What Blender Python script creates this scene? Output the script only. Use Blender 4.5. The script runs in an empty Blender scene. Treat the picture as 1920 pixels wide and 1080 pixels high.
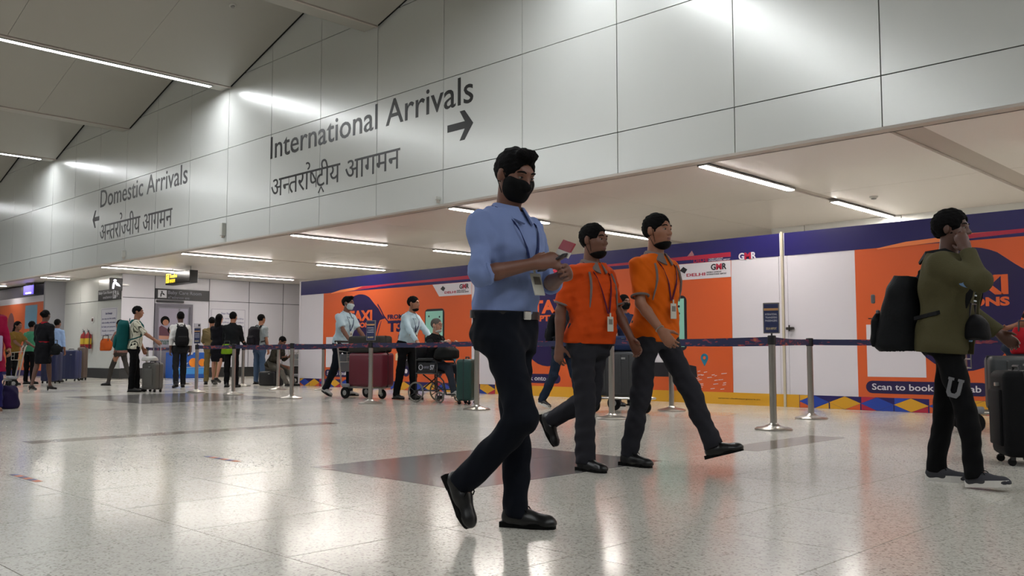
import bpy, bmesh, math, random
import numpy as np
from mathutils import Vector, Matrix, Euler
random.seed(7)
R = math.radians
scene = bpy.context.scene
COL = scene.collection
# ------------------------------------------------------------------ camera, world, exposure
cam_data = bpy.data.cameras.new('camera')
cam = bpy.data.objects.new('camera', cam_data)
COL.objects.link(cam)
cam.location = (0, 0, 0.8)
cam.rotation_euler = (R(90 + 4.194), 0, R(44.32))
cam_data.sensor_width = 36
cam_data.lens = 1690.7 / 1920 * 36
cam_data.clip_start = 0.05
cam_data.clip_end = 300
scene.camera = cam
world = bpy.data.worlds.new('world')
scene.world = world
world.use_nodes = True
world.node_tree.nodes['Background'].inputs[0].default_value = (0.9, 0.95, 1.0, 1)
world.node_tree.nodes['Background'].inputs[1].default_value = 0.3
vs = scene.view_settings
vs.view_transform = 'Standard'
vs.look = 'None'
vs.gamma = 1.0
vs.use_curve_mapping = False
vs.exposure = 0.15
UPPER_LIGHT = 92.0      # emission of the long strips in the high ceiling
LOWER_LIGHT = 80.0      # emission of the strips in the low ceiling
# ------------------------------------------------------------------ materials
MATS = {}
def srgb(c):
    if isinstance(c, str):
        c = [int(c[i:i+2], 16) / 255 for i in (0, 2, 4)]
    return tuple((x / 12.92 if x <= 0.04045 else ((x + 0.055) / 1.055) ** 2.4) for x in c)
def mat(name, col, rough=0.6, metal=0.0, spec=0.5, emit=0.0, var=0.0, vscale=8.0, bump=0.0, bscale=60.0, coat=0.0, alpha=1.0):
    if name in MATS:
        return MATS[name]
    if rough >= .6 and spec == .5: spec = .12
    m = bpy.data.materials.new(name)
    m.use_nodes = True
    nt = m.node_tree
    b = nt.nodes['Principled BSDF']
    c = srgb(col) + (1,)
    b.inputs['Base Color'].default_value = c
    b.inputs['Roughness'].default_value = rough
    b.inputs['Metallic'].default_value = metal
    b.inputs['Specular IOR Level'].default_value = spec
    b.inputs['Coat Weight'].default_value = coat
    if alpha < 1:
        b.inputs['Alpha'].default_value = alpha
    if emit:
        b.inputs['Emission Color'].default_value = c
        b.inputs['Emission Strength'].default_value = emit
    if var or bump:
        tc = nt.nodes.new('ShaderNodeTexCoord')
    if var:
        n = nt.nodes.new('ShaderNodeTexNoise')
        n.inputs['Scale'].default_value = vscale
        n.inputs['Detail'].default_value = 4
        nt.links.new(tc.outputs['Object'], n.inputs['Vector'])
        mx = nt.nodes.new('ShaderNodeMix')
        mx.data_type = 'RGBA'
        mx.inputs[6].default_value = tuple(x * (1 - var) for x in c[:3]) + (1,)
        mx.inputs[7].default_value = tuple(min(1, x * (1 + var)) for x in c[:3]) + (1,)
        nt.links.new(n.outputs['Fac'], mx.inputs[0])
        nt.links.new(mx.outputs[2], b.inputs['Base Color'])
    if bump:
        n2 = nt.nodes.new('ShaderNodeTexNoise')
        n2.inputs['Scale'].default_value = bscale
        n2.inputs['Detail'].default_value = 3
        nt.links.new(tc.outputs['Object'], n2.inputs['Vector'])
        bp = nt.nodes.new('ShaderNodeBump')
        bp.inputs['Strength'].default_value = bump
        bp.inputs['Distance'].default_value = 0.01
        nt.links.new(n2.outputs['Fac'], bp.inputs['Height'])
        nt.links.new(bp.outputs['Normal'], b.inputs['Normal'])
    MATS[name] = m
    return m
# ------------------------------------------------------------------ objects
def tag(o, label=None, cat=None, group=None, kind=None):
    if label: o['label'] = label
    if cat: o['category'] = cat
    if group: o['group'] = group
    if kind: o['kind'] = kind
    return o
def thing(name, label, cat, loc=(0, 0, 0), rotz=0.0, group=None):
    o = bpy.data.objects.new(name, None)
    o.empty_display_size = 0.1
    COL.objects.link(o)
    o.location = loc
    o.rotation_euler = (0, 0, rotz)
    return tag(o, label, cat, group)
def link(name, me, m=None, parent=None):
    o = bpy.data.objects.new(name, me)
    COL.objects.link(o)
    if m is not None and not me.materials:
        for mm in (m if isinstance(m, (list, tuple)) else [m]):
            me.materials.append(mm)
    if parent is not None:
        o.parent = parent
    return o
def copy_tree(o, parent=None):
    c = o.copy()
    COL.objects.link(c)
    c.parent = parent
    for ch in list(o.children):
        copy_tree(ch, c)
    return c
# ------------------------------------------------------------------ mesh builder
class MB:
    def __init__(s):
        s.v = []; s.f = []; s.mi = []; s.cur = 0; s.sm = []; s.smooth = False
    def add(s, vs, fs):
        n = len(s.v)
        s.v.extend([tuple(p) for p in vs])
        for f in fs:
            s.f.append(tuple(i + n for i in f)); s.mi.append(s.cur); s.sm.append(s.smooth)
        return s
    def box(s, x0, x1, y0, y1, z0, z1, M=None):
        vs = [Vector(p) for p in ((x0,y0,z0),(x1,y0,z0),(x1,y1,z0),(x0,y1,z0),(x0,y0,z1),(x1,y0,z1),(x1,y1,z1),(x0,y1,z1))]
        if M is not None: vs = [M @ p for p in vs]
        return s.add(vs, [(0,3,2,1),(4,5,6,7),(0,1,5,4),(1,2,6,5),(2,3,7,6),(3,0,4,7)])
    def rbox(s, x0, x1, y0, y1, z0, z1, r=0.02, seg=2, M=None):
        bm = bmesh.new()
        bmesh.ops.create_cube(bm, size=1)
        for v in bm.verts:
            v.co = ((x0+x1)/2 + v.co.x*(x1-x0), (y0+y1)/2 + v.co.y*(y1-y0), (z0+z1)/2 + v.co.z*(z1-z0))
        r = min(r, 0.49*min(x1-x0, y1-y0, z1-z0))
        bmesh.ops.bevel(bm, geom=bm.edges[:], offset=r, segments=seg, affect='EDGES', profile=0.5)
        bm.verts.index_update()
        vs = [(M @ v.co if M is not None else v.co.copy()) for v in bm.verts]
        fs = [[v.index for v in f.verts] for f in bm.faces]
        bm.free()
        o = s.smooth; s.smooth = True
        s.add(vs, fs); s.smooth = o
        return s
    def tube(s, pts, r, n=8, closed=False, cap=True):
        pts = [Vector(p) for p in pts]
        N = len(pts)
        rs = r if isinstance(r, (list, tuple)) else [r] * N
        vs = []; fs = []
        up = None
        for i, p in enumerate(pts):
            if closed: d = pts[(i+1) % N] - pts[i-1]
            else: d = pts[min(i+1, N-1)] - pts[max(i-1, 0)]
            if d.length < 1e-9: d = Vector((0, 0, 1))
            d.normalize()
            if up is None:
                up = Vector((0, 0, 1)) if abs(d.z) < 0.9 else Vector((1, 0, 0))
            a = (up - d * up.dot(d)).normalized()
            up = a
            b = d.cross(a)
            for k in range(n):
                t = 2 * math.pi * k / n
                vs.append(p + (a * math.cos(t) + b * math.sin(t)) * rs[i])
        M_ = N if closed else N - 1
        for i in range(M_):
            for k in range(n):
                j = (i + 1) % N
                fs.append((i*n + k, i*n + (k+1) % n, j*n + (k+1) % n, j*n + k))
        if cap and not closed:
            fs.append(tuple(range(n - 1, -1, -1)))
            fs.append(tuple((N-1)*n + k for k in range(n)))
        o = s.smooth; s.smooth = True
        s.add(vs, fs); s.smooth = o
        return s
    def lathe(s, prof, n=20, M=None):
        vs = []; fs = []
        for (r, z) in prof:
            for k in range(n):
                t = 2 * math.pi * k / n
                p = Vector((r * math.cos(t), r * math.sin(t), z))
                vs.append(M @ p if M is not None else p)
        for i in range(len(prof) - 1):
            for k in range(n):
                fs.append((i*n + k, i*n + (k+1) % n, (i+1)*n + (k+1) % n, (i+1)*n + k))
        fs.append(tuple(range(n - 1, -1, -1)))
        fs.append(tuple((len(prof)-1)*n + k for k in range(n)))
        o = s.smooth; s.smooth = True
        s.add(vs, fs); s.smooth = o
        return s
    def prism(s, outline, d0, d1, M=None):
        # outline in local xy, extruded along z from d0 to d1
        n = len(outline)
        vs = [Vector((x, y, d0)) for x, y in outline] + [Vector((x, y, d1)) for x, y in outline]
        if M is not None: vs = [M @ p for p in vs]
        fs = [tuple(range(n - 1, -1, -1)), tuple(range(n, 2*n))]
        for i in range(n):
            j = (i + 1) % n
            fs.append((i, j, n + j, n + i))
        return s.add(vs, fs)
    def mesh(s, name):
        me = bpy.data.meshes.new(name)
        me.from_pydata(s.v, [], s.f)
        me.polygons.foreach_set('material_index', s.mi)
        me.polygons.foreach_set('use_smooth', s.sm)
        me.update()
        return me
    def build(s, name, m, parent=None, sharp=35):
        me = s.mesh(name)
        o = link(name, me, m, parent)
        if any(s.sm) and sharp:
            try: me.set_sharp_from_angle(angle=R(sharp))
            except Exception: pass
        return o
WALLM = Matrix(((1,0,0,0),(0,0,-1,0),(0,1,0,0),(0,0,0,1)))      # xy print plane -> XZ wall that faces -Y
SIDEM = Matrix(((0,0,1,0),(1,0,0,0),(0,1,0,0),(0,0,0,1)))       # xy print plane -> YZ wall that faces +X
# ------------------------------------------------------------------ lettering
_txt = {}
def glyphs(string, bold=0.0, res=3):
    """flat outline mesh of a string: (verts Nx2, faces)"""
    key = (string, bold, res)
    if key in _txt: return _txt[key]
    cu = bpy.data.curves.new('lettering', 'FONT')
    cu.body = string; cu.size = 1.0; cu.resolution_u = res; cu.offset = bold; cu.fill_mode = 'FRONT'
    ob = bpy.data.objects.new('lettering', cu)
    COL.objects.link(ob)
    dg = bpy.context.evaluated_depsgraph_get(); dg.update()
    me = ob.evaluated_get(dg).to_mesh()
    v = np.array([(p.co.x, p.co.y) for p in me.vertices]).reshape(-1, 2)
    f = [tuple(p.vertices) for p in me.polygons]
    ob.evaluated_get(dg).to_mesh_clear()
    bpy.data.objects.remove(ob); bpy.data.curves.remove(cu)
    _txt[key] = (v, f)
    return _txt[key]
def fit(v, x0, x1, y0, y1, ref=None):
    r = v if ref is None else ref
    a = r.min(0); b = r.max(0)
    return np.stack([x0 + (v[:, 0]-a[0])/(b[0]-a[0])*(x1-x0), y0 + (v[:, 1]-a[1])/(b[1]-a[1])*(y1-y0)], 1)
def print_text(name, string, m, box, M, depth=0.004, parent=None, bold=0.0, base=0.0):
    """lettering raised by depth on the local xy plane of M, fitted to box=(x0,x1,y0,y1) (capital height)"""
    v, f = glyphs(string, bold)
    ref = v
    w = fit(v, *box)
    mb = MB()
    vs = [M @ Vector((x, y, base + depth)) for x, y in w]
    mb.add(vs, f)
    # side walls so that the letters have thickness
    from collections import Counter
    cnt = Counter()
    for fa in f:
        for i in range(len(fa)):
            cnt[(fa[i], fa[(i+1) % len(fa)])] += 1
    n = len(w)
    mb2 = [M @ Vector((x, y, base)) for x, y in w]
    allv = vs + mb2
    side = [(b, a, a + n, b + n) for (a, b) in cnt if (b, a) not in cnt]
    mb.v = []; mb.f = []; mb.mi = []; mb.sm = []
    mb.add(allv, list(f) + side)
    return mb.build(name, m, parent)
# ------------------------------------------------------------------ distance-field bodies
V3 = lambda *a: np.array(a, float)
class Field:
    def __init__(s, lo, hi, h):
        s.h = h
        s.lo = np.array(lo, float)
        s.n = np.maximum(4, np.ceil((np.array(hi) - s.lo) / h).astype(int) + 1)
        s.ax = [(s.lo[i] + h * np.arange(s.n[i])).astype(np.float32) for i in range(3)]
        s.val = np.full(tuple(s.n), 0.25, np.float32)
    def sub(s, lo, hi):
        sl = []
        for i in range(3):
            a = int(np.floor((lo[i] - s.lo[i]) / s.h)); b = int(np.ceil((hi[i] - s.lo[i]) / s.h)) + 1
            a = max(0, min(a, s.n[i])); b = max(a, min(b, s.n[i]))
            sl.append(slice(a, b))
        return tuple(sl)
    def grid(s, sl):
        return (s.ax[0][sl[0]][:, None, None], s.ax[1][sl[1]][None, :, None], s.ax[2][sl[2]][None, None, :])
    def put(s, sl, d, k):
        a = s.val[sl]
        if a.size == 0: return
        if k <= 0:
            s.val[sl] = np.minimum(a, d)
        else:
            hh = np.maximum(k - np.abs(a - d), 0) / k
            s.val[sl] = np.minimum(a, d) - hh * hh * k * 0.25
    def cut(s, sl, d, k=0.0):
        a = s.val[sl]
        if a.size == 0: return
        if k <= 0:
            s.val[sl] = np.maximum(a, d)
        else:
            hh = np.maximum(k - np.abs(a - d), 0) / k
            s.val[sl] = np.maximum(a, d) + hh * hh * k * 0.25
    def cone(s, a, b, ra, rb, k=0.02, cap0=False, cap1=False, neg=False, flat=None):
        a = np.array(a, float); b = np.array(b, float)
        m = max(ra, rb) + k + 2 * s.h + 0.01
        sl = s.sub(np.minimum(a, b) - m, np.maximum(a, b) + m)
        X, Y, Z = s.grid(sl)
        d = b - a; L2 = float(d @ d) + 1e-12; L = L2 ** 0.5
        t = ((X - a[0]) * d[0] + (Y - a[1]) * d[1] + (Z - a[2]) * d[2]) / L2
        tc = np.clip(t, 0, 1)
        if flat is None:
            dist = np.sqrt((X - a[0] - tc * d[0]) ** 2 + (Y - a[1] - tc * d[1]) ** 2 + (Z - a[2] - tc * d[2]) ** 2) - (ra + (rb - ra) * tc)
        else:                               # flat = (unit vector, factor): section scaled along that vector
            u, fac = flat; u = np.array(u, float)
            px, py, pz = X - a[0] - tc * d[0], Y - a[1] - tc * d[1], Z - a[2] - tc * d[2]
            q = px * u[0] + py * u[1] + pz * u[2]
            sq = px * px + py * py + pz * pz + q * q * (1 / fac ** 2 - 1)
            dist = (np.sqrt(np.maximum(sq, 0)) - (ra + (rb - ra) * tc)) * min(1, fac)
        if cap0: dist = np.maximum(dist, -t * L)
        if cap1: dist = np.maximum(dist, (t - 1) * L)
        if neg: s.cut(sl, -dist, k)
        else: s.put(sl, dist, k)
    def ell(s, c, r, k=0.02, rot=None, neg=False):
        c = np.array(c, float); r = np.array(r, float)
        m = r.max() + k + 2 * s.h
        sl = s.sub(c - m, c + m)
        X, Y, Z = s.grid(sl)
        X = X - c[0]; Y = Y - c[1]; Z = Z - c[2]
        if rot is not None:                 # rot columns = local axes
            X, Y, Z = (X*rot[0,0] + Y*rot[1,0] + Z*rot[2,0], X*rot[0,1] + Y*rot[1,1] + Z*rot[2,1], X*rot[0,2] + Y*rot[1,2] + Z*rot[2,2])
        q = np.sqrt((X / r[0]) ** 2 + (Y / r[1]) ** 2 + (Z / r[2]) ** 2)
        g = np.sqrt((X / r[0]**2) ** 2 + (Y / r[1]**2) ** 2 + (Z / r[2]**2) ** 2) + 1e-6
        d = q * (q - 1) / g
        if neg: s.cut(sl, -d, k)
        else: s.put(sl, d, k)
    def loft(s, org, rot, sl_, k=0.03):
        """sections (z, rx, ry, yoff) stacked along local z of the frame rot at org"""
        zz = np.array([q[0] for q in sl_]); rx = np.array([q[1] for q in sl_]); ry = np.array([q[2] for q in sl_]); yo = np.array([q[3] for q in sl_])
        R_ = max(rx.max(), ry.max()) + 0.05 + k
        ends = np.array([org + rot[:, 2] * zz[0], org + rot[:, 2] * zz[-1]])
        sl = s.sub(ends.min(0) - R_, ends.max(0) + R_)
        X, Y, Z = s.grid(sl)
        X = X - org[0]; Y = Y - org[1]; Z = Z - org[2]
        lx = X*rot[0,0] + Y*rot[1,0] + Z*rot[2,0]
        ly = X*rot[0,1] + Y*rot[1,1] + Z*rot[2,1]
        lz = X*rot[0,2] + Y*rot[1,2] + Z*rot[2,2]
        # smooth resampling of the sections
        zf = np.linspace(zz[0], zz[-1], 160)
        def smooth(a):
            b = np.interp(zf, zz, a)
            ker = np.hanning(23); ker /= ker.sum()
            return np.convolve(np.pad(b, 11, mode='edge'), ker, 'valid')
        ex = 2.3
        fx = np.interp(lz, zf, smooth(rx)).astype(np.float32); fy = np.interp(lz, zf, smooth(ry)).astype(np.float32)
        oy = np.interp(lz, zf, smooth(yo)).astype(np.float32)
        q = (np.abs(lx / fx) ** ex + np.abs((ly - oy) / fy) ** ex) ** (1 / ex)
        d = (q - 1) * np.minimum(fx, fy)
        d = np.maximum(d, np.maximum(zz[0] - lz, lz - zz[-1]))
        s.put(sl, d, k)
    def plane(s, p, n, k=0.0, lo=None, hi=None):
        """keep the side the normal n points away from"""
        n = np.array(n, float) / np.linalg.norm(n)
        sl = s.sub(lo, hi) if lo is not None else (slice(None),) * 3
        X, Y, Z = s.grid(sl)
        s.cut(sl, (X - p[0]) * n[0] + (Y - p[1]) * n[1] + (Z - p[2]) * n[2], k)
    def folds(s, amp, seed=0, freq=1.0, dirs=6):
        rng = np.random.RandomState(seed)
        X, Y, Z = s.grid((slice(None),) * 3)
        acc = 0
        for i in range(dirs):
            w = rng.normal(size=3) * np.array([1, 1, 1.25]); w = w / np.linalg.norm(w) * rng.uniform(22, 60) * freq
            ph = rng.uniform(0, 6.28)
            acc = acc + np.sin(X * w[0] + Y * w[1] + Z * w[2] + ph + 1.3 * np.sin(X * w[1] * .4 + Z * w[0] * .4 + ph))
        s.val += (amp * acc / dirs ** 0.5).astype(np.float32)
    def mesh(s):
        v = s.val
        sg = v < 0
        nx, ny, nz = s.n
        cnt = np.zeros((nx-1, ny-1, nz-1), np.int8)
        for i in (0, 1):
            for j in (0, 1):
                for k in (0, 1):
                    cnt += sg[i:nx-1+i, j:ny-1+j, k:nz-1+k]
        act = (cnt > 0) & (cnt < 8)
        I, J, K = np.nonzero(act)
        idx = -np.ones(act.shape, np.int64)
        idx[I, J, K] = np.arange(len(I))
        acc = np.zeros((len(I), 3)); c = np.zeros(len(I))
        corners = [(i, j, k) for i in (0, 1) for j in (0, 1) for k in (0, 1)]
        cv = {q: v[I+q[0], J+q[1], K+q[2]].astype(float) for q in corners}
        for q in corners:
            for a in range(3):
                if q[a] == 0:
                    p = list(q); p[a] = 1; p = tuple(p)
                    A, B = cv[q], cv[p]
                    m = (A < 0) != (B < 0)
                    t = np.where(m, A / np.where(m, A - B, 1), 0)
                    pos = np.zeros((len(I), 3)) + np.array(q)
                    pos[:, a] = t
                    acc[m] += pos[m]; c += m
        pts = (np.stack([I, J, K], 1) + acc / np.maximum(c, 1)[:, None]) * s.h + s.lo
        faces = []
        for a in range(3):
            b, d = (a + 1) % 3, (a + 2) % 3
            s0 = [slice(None)] * 3; s1 = [slice(None)] * 3
            s0[a] = slice(0, s.n[a] - 1); s1[a] = slice(1, s.n[a])
            for ax in (b, d):
                s0[ax] = slice(1, s.n[ax] - 1); s1[ax] = slice(1, s.n[ax] - 1)
            A = sg[tuple(s0)]; B = sg[tuple(s1)]
            for flip, msk in ((False, A & ~B), (True, ~A & B)):
                P = np.stack(np.nonzero(msk), 1)
                if len(P) == 0: continue
                P[:, b] += 1; P[:, d] += 1
                def at(db, dd):
                    Q = P.copy(); Q[:, b] -= db; Q[:, d] -= dd
                    return idx[Q[:, 0], Q[:, 1], Q[:, 2]]
                q = np.stack([at(1, 1), at(0, 1), at(0, 0), at(1, 0)], 1)
                faces.append(q[:, ::-1] if flip else q)
        F = np.concatenate(faces) if faces else np.zeros((0, 4), int)
        return pts, F
    def build(s, name, m, parent=None, relax=1, maxfaces=None):
        pts, F = s.mesh()
        if relax and len(F):
            nrm = np.zeros(len(pts)); acc = np.zeros_like(pts)
            E_ = np.concatenate([F[:, [0, 1]], F[:, [1, 2]], F[:, [2, 3]], F[:, [3, 0]]])
            for _ in range(relax):
                acc = np.zeros_like(pts)
                c = np.bincount(E_[:, 0], minlength=len(pts)) + np.bincount(E_[:, 1], minlength=len(pts))
                for q in range(3):
                    acc[:, q] = np.bincount(E_[:, 0], pts[E_[:, 1], q], len(pts)) + np.bincount(E_[:, 1], pts[E_[:, 0], q], len(pts))
                pts = pts * 0.5 + 0.5 * acc / np.maximum(c, 1)[:, None]
        me = bpy.data.meshes.new(name)
        me.vertices.add(len(pts)); me.vertices.foreach_set('co', pts.astype(np.float32).ravel())
        me.loops.add(F.size); me.loops.foreach_set('vertex_index', F.astype(np.int32).ravel())
        me.polygons.add(len(F)); me.polygons.foreach_set('loop_start', np.arange(0, F.size, 4, dtype=np.int32))
        try: me.polygons.foreach_set('loop_total', np.full(len(F), 4, dtype=np.int32))
        except Exception: pass
        me.polygons.foreach_set('use_smooth', np.ones(len(F), bool))
        me.update(calc_edges=True)
        return link(name, me, m, parent)
# ------------------------------------------------------------------ people
def rx(a): c, s = math.cos(a), math.sin(a); return np.array([[1,0,0],[0,c,-s],[0,s,c]])
def ry(a): c, s = math.cos(a), math.sin(a); return np.array([[c,0,s],[0,1,0],[-s,0,c]])
def rz(a): c, s = math.cos(a), math.sin(a); return np.array([[c,-s,0],[s,c,0],[0,0,1]])
def nrm(v): v = np.array(v, float); return v / (np.linalg.norm(v) + 1e-12)
SKIN = {k: mat('skin_' + k, c, 0.5, var=0.06, vscale=20) for k, c in
        dict(tan='8f6048', brown='6b4433', dark='54362a', fair='a67660').items()}
LIP = mat('lip', '6e4038', 0.5)
EYEW = mat('eye_white', '8f8882', 0.3)
EYED = mat('eye_iris', '120c0a', 0.2)
HAIRB = mat('hair_black', '080707', 0.85, bump=0.5, bscale=160)
HAIRG = mat('hair_grey', '55504c', 0.85, bump=0.6, bscale=120)
BROW = mat('eyebrow', '0f0b0a', 0.7)
BLACKL = mat('black_leather', '0c0c0d', 0.35)
SOLEB = mat('black_sole', '090909', 0.6)
TORSO = [(-.13,.135,.105,-.01), (-.05,.165,.118,-.012), (.03,.160,.112,-.005), (.12,.145,.106,.004), (.22,.152,.113,.008), (.33,.170,.122,.008), (.41,.165,.110,.0), (.47,.135,.085,-.008), (.52,.075,.065,-.012)]
def section(z, T):
    zz = [t[0] for t in T]
    return [float(np.interp(z, zz, [t[i] for t in T])) for i in (1, 2, 3)]
_shoes = {}
def shoe_meshes(style, fine):
    key = (style, fine)
    if key in _shoes: return _shoes[key]
    h = 0.007 if fine else 0.013
    f = Field((-.07, -.10, -.10), (.07, .23, .07), h)
    if style != 'sandal':
        f.cone((0, -.025, -.045), (0, .05, -.045), .040, .041, .02)
        f.cone((0, .05, -.048), (.006, .15, -.058), .043, .036, .03)
        f.ell((.004, .155, -.062), (.042, .045, .030), .02)
        f.cone((0, -.015, -.03), (0, -.012, .03 if style != 'pump' else -.02), .040, .042, .03)
        f.plane((0, 0, -.072), (0, 0, -1))
        if style == 'pump':
            f.ell((0, .03, .0), (.034, .10, .05), .01, neg=True)
        else:
            f.cone((0, -.014, .01), (0, -.014, .08), .033, .036, .006, neg=True)
    else:
        f.cone((0, -.03, -.05), (.005, .15, -.062), .036, .034, .02)
        f.ell((0, .10, -.06), (.045, .03, .022), .02)
        f.plane((0, 0, -.072), (0, 0, -1))
    up = f.build('upper', None); 
    upm = up.data; bpy.data.objects.remove(up)
    # sole
    mb = MB()
    out = []
    n = 26
    for i in range(n):
        t = 2 * math.pi * i / n
        y = .062 + .131 * math.sin(t)
        w = .036 + .010 * math.exp(-((y - .125) / .06) ** 2)
        c = math.cos(t)
        w += .008 if style == 'sneaker' else 0
        out.append((math.copysign(abs(c) ** .55, c) * w + (.006 if y > .1 else 0), y))
    thick = .040 if style == 'sneaker' else .022
    mb.prism(out, -.085, -.085 + thick)
    if style in ('boot', 'oxford'):
        mb.box(-.038, .038, -.068, .0, -.0849, -.06)
    sole = mb.mesh('sole')
    lace = None
    if style in ('oxford', 'boot', 'sneaker') and fine:
        mb = MB()
        for q in range(4):
            y = .055 + q * .022; z = -.004 - q * .0135
            mb.tube([(-.026, y, z - .012), (-.012, y + .006, z), (.012, y - .006, z), (.026, y, z - .012)], .0035, 6)
        for sx in (-1, 1):
            mb.tube([(0, .047, .004), (sx * .018, .043, .012), (sx * .032, .056, .004), (sx * .034, .066, -.012)], .003, 6)
        lace = mb.mesh('laces')
    _shoes[key] = (upm, sole, lace)
    return _shoes[key]
def clone_mesh(me, m):
    c = me.copy(); c.materials.clear(); c.materials.append(m); return c
def person(label, loc, rotz, H=1.75, **o):
    g = o.get
    fine = g('fine', False)
    h = g('h', 0.0065 if fine else 0.0115)
    root = thing('person', label, 'person', (loc[0], loc[1], g('z', 0.0)), rotz, g('group'))
    s = H / 1.75
    root.scale = (s, s, s)
    # ---- skeleton
    lean, twist = R(g('lean', 3)), R(g('twist', 0))
    S = rz(twist) @ ry(R(g('tilt', 0))) @ rx(-lean)
    Pm = rz(R(g('hips', 0)))
    hipw = .088
    legs = {}
    for sd, sx in (('L', -1), ('R', 1)):
        L = dict(flex=0, abd=2, knee=0, foot=0, yaw=6); L.update(g('leg' + sd, {}))
        hip = Pm @ V3(sx * hipw, 0, -.03)
        fl, ab, kn = R(L['flex']), R(L['abd']), R(L['knee'])
        td = nrm((sx * math.sin(ab), math.sin(fl) * math.cos(ab), -math.cos(fl) * math.cos(ab)))
        sdv = nrm((sx * math.sin(ab) * .6, math.sin(fl - kn), -math.cos(fl - kn)))
        knee = hip + td * .43
        ank = knee + sdv * .405
        Fm = rz(-sx * R(L['yaw'])) @ rx(R(L['foot']))
        low = min((ank + Fm @ V3(0, y, -.085))[2] for y in (-.065, .19))
        legs[sd] = [hip, knee, ank, Fm, low, sx, L]
    pz = g('pelvis', None)
    if pz is None:
        pz = -min(l[4] for l in legs.values())
    else:
        pz = pz / s
    P = V3(0, 0, pz)
    for l in legs.values():
        for i in range(3): l[i] = l[i] + P
    neck = P + S @ V3(0, -.008, .515)
    shd = {sd: P + S @ V3(sx * g('shw', .170), -.012, .448) for sd, sx in (('L', -1), ('R', 1))}
    hy, hp, hr = R(g('hyaw', 0)), R(g('hpitch', 0)), R(g('hroll', 0))
    Hd = rz(twist * .7 - hy) @ ry(hr) @ rx(-hp - lean * .3)
    skull = neck + (S[:, 2] * .045 + V3(0, 0, .04))
    hc = skull + Hd @ V3(0, .018, .088)
    arms = {}
    for sd, sx in (('L', -1), ('R', 1)):
        A = dict(flex=0, abd=8, elbow=12, thumb=(0, 1, 0), curl=.5, wrist=0); A.update(g('arm' + sd, {}))
        sh = shd[sd]
        l1, l2 = .285, .25
        if 'to' in A:
            T = np.array(A['to'], float) / (s if A.get('abs', True) else 1)
            d = T - sh; D = np.linalg.norm(d); D2 = min(D, l1 + l2 - .004); d = d / D
            T = sh + d * D2
            a = (l1*l1 - l2*l2 + D2*D2) / (2 * D2); hh = math.sqrt(max(l1*l1 - a*a, 0))
            pole = np.array(A.get('pole', (sx * .4, -.5, -1)), float)
            pole = nrm(pole - d * (pole @ d))
            el = sh + d * a + pole * hh; wr = T
        else:
            fl, ab, eb = R(A['flex']), R(A['abd']), R(A['elbow'])
            d1 = rz(twist) @ nrm((sx * math.sin(ab), math.sin(fl) * math.cos(ab), -math.cos(fl) * math.cos(ab)))
            d2 = rz(twist) @ nrm((sx * math.sin(ab) * .3 - sx * A.get('inw', 0), math.sin(fl + eb), -math.cos(fl + eb)))
            el = sh + d1 * l1; wr = el + d2 * l2
        fd = nrm(wr - el)
        hd = nrm(A['dir']) if 'dir' in A else fd
        w = np.array(A['thumb'], float); w = nrm(w - hd * (w @ hd))
        n = np.cross(w, hd) * (1 if sd == 'R' else -1)
        arms[sd] = dict(sh=sh, el=el, wr=wr, hd=hd, w=w, n=n, A=A, sx=sx, fd=fd)
    sk = SKIN[g('skin', 'tan')]
    allp = np.array([P, hc + V3(0, 0, .15)] + [q for l in legs.values() for q in l[:3]] + [q for a in arms.values() for q in (a['sh'], a['el'], a['wr'], a['wr'] + a['hd'] * .2)])
    lo, hi = allp.min(0) - .17, allp.max(0) + .17
    J = dict(P=P, S=S, neck=neck, hc=hc, Hd=Hd, arms=arms, legs=legs, root=root, s=s, lean=lean)
    # ---- skin
    f = Field(lo, hi, h)
    T0 = [(z, a * .86, b * .84, c) for z, a, b, c in TORSO]
    f.loft(P, S, T0, .02)
    for l in legs.values():
        bare = g('bare_legs', False)
        f.cone(l[0], l[1], .075, .05, .03)
        f.cone(l[1], l[2], .048, .030, .02)
        if bare:
            f.cone(l[1] + (l[2]-l[1]) * .12 + V3(0, -.012, 0), l[1] + (l[2]-l[1]) * .5 + V3(0, -.008, 0), .046, .034, .03)
        f.cone(l[2], l[2] + l[3] @ V3(0, .10, -.05), .03, .026, .02)
    f.cone(neck - S[:, 2] * .05, skull + Hd @ V3(0, .008, .03), .060, .055, .02)
    for a in arms.values():
        f.cone(neck - S[:, 2] * .055, a['sh'], .042, .036, .02)
        f.cone(a['sh'], a['el'], .034, .036, .01)
        q = a['el'] + (a['wr'] - a['el']) * .3
        f.cone(a['el'], q, .037, .038, .012)
        f.cone(q, a['wr'], .038, .0255, .012)
    def hl(x, y, z): return hc + Hd @ V3(x, y, z)
    fw_ = g('face', 1.0)
    f.ell(hl(0, -.012, .027), (.077, .099, .090), .01, Hd)
    f.ell(hl(0, .028, -.028), (.064 * fw_, .068, .086), .03, Hd)
    f.ell(hl(0, .046, -.078), (.046 * fw_, .043, .040), .03, Hd)
    for sx in (-1, 1):
        f.ell(hl(sx * .038, .056, -.022), (.030 * fw_, .032, .028), .02, Hd)
        f.ell(hl(sx * .078, -.006, -.006), (.010, .021, .033), .008, Hd)
        f.ell(hl(sx * .031, .103, .006), (.017, .017, .0105), .008, Hd, neg=True)
    f.cone(hl(-.032, .084, .026), hl(.032, .084, .026), .013, .013, .012)
    f.cone(hl(0, .090, .012), hl(0, .112, -.026), .0085, .0125, .010)
    for sx in (-1, 1): f.ell(hl(sx * .013, .101, -.031), (.009, .010, .008), .008, Hd)
    f.ell(hl(0, .092, -.056), (.023, .012, .007), .006, Hd)
    f.ell(hl(0, .090, -.068), (.021, .012, .007), .006, Hd)
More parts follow.
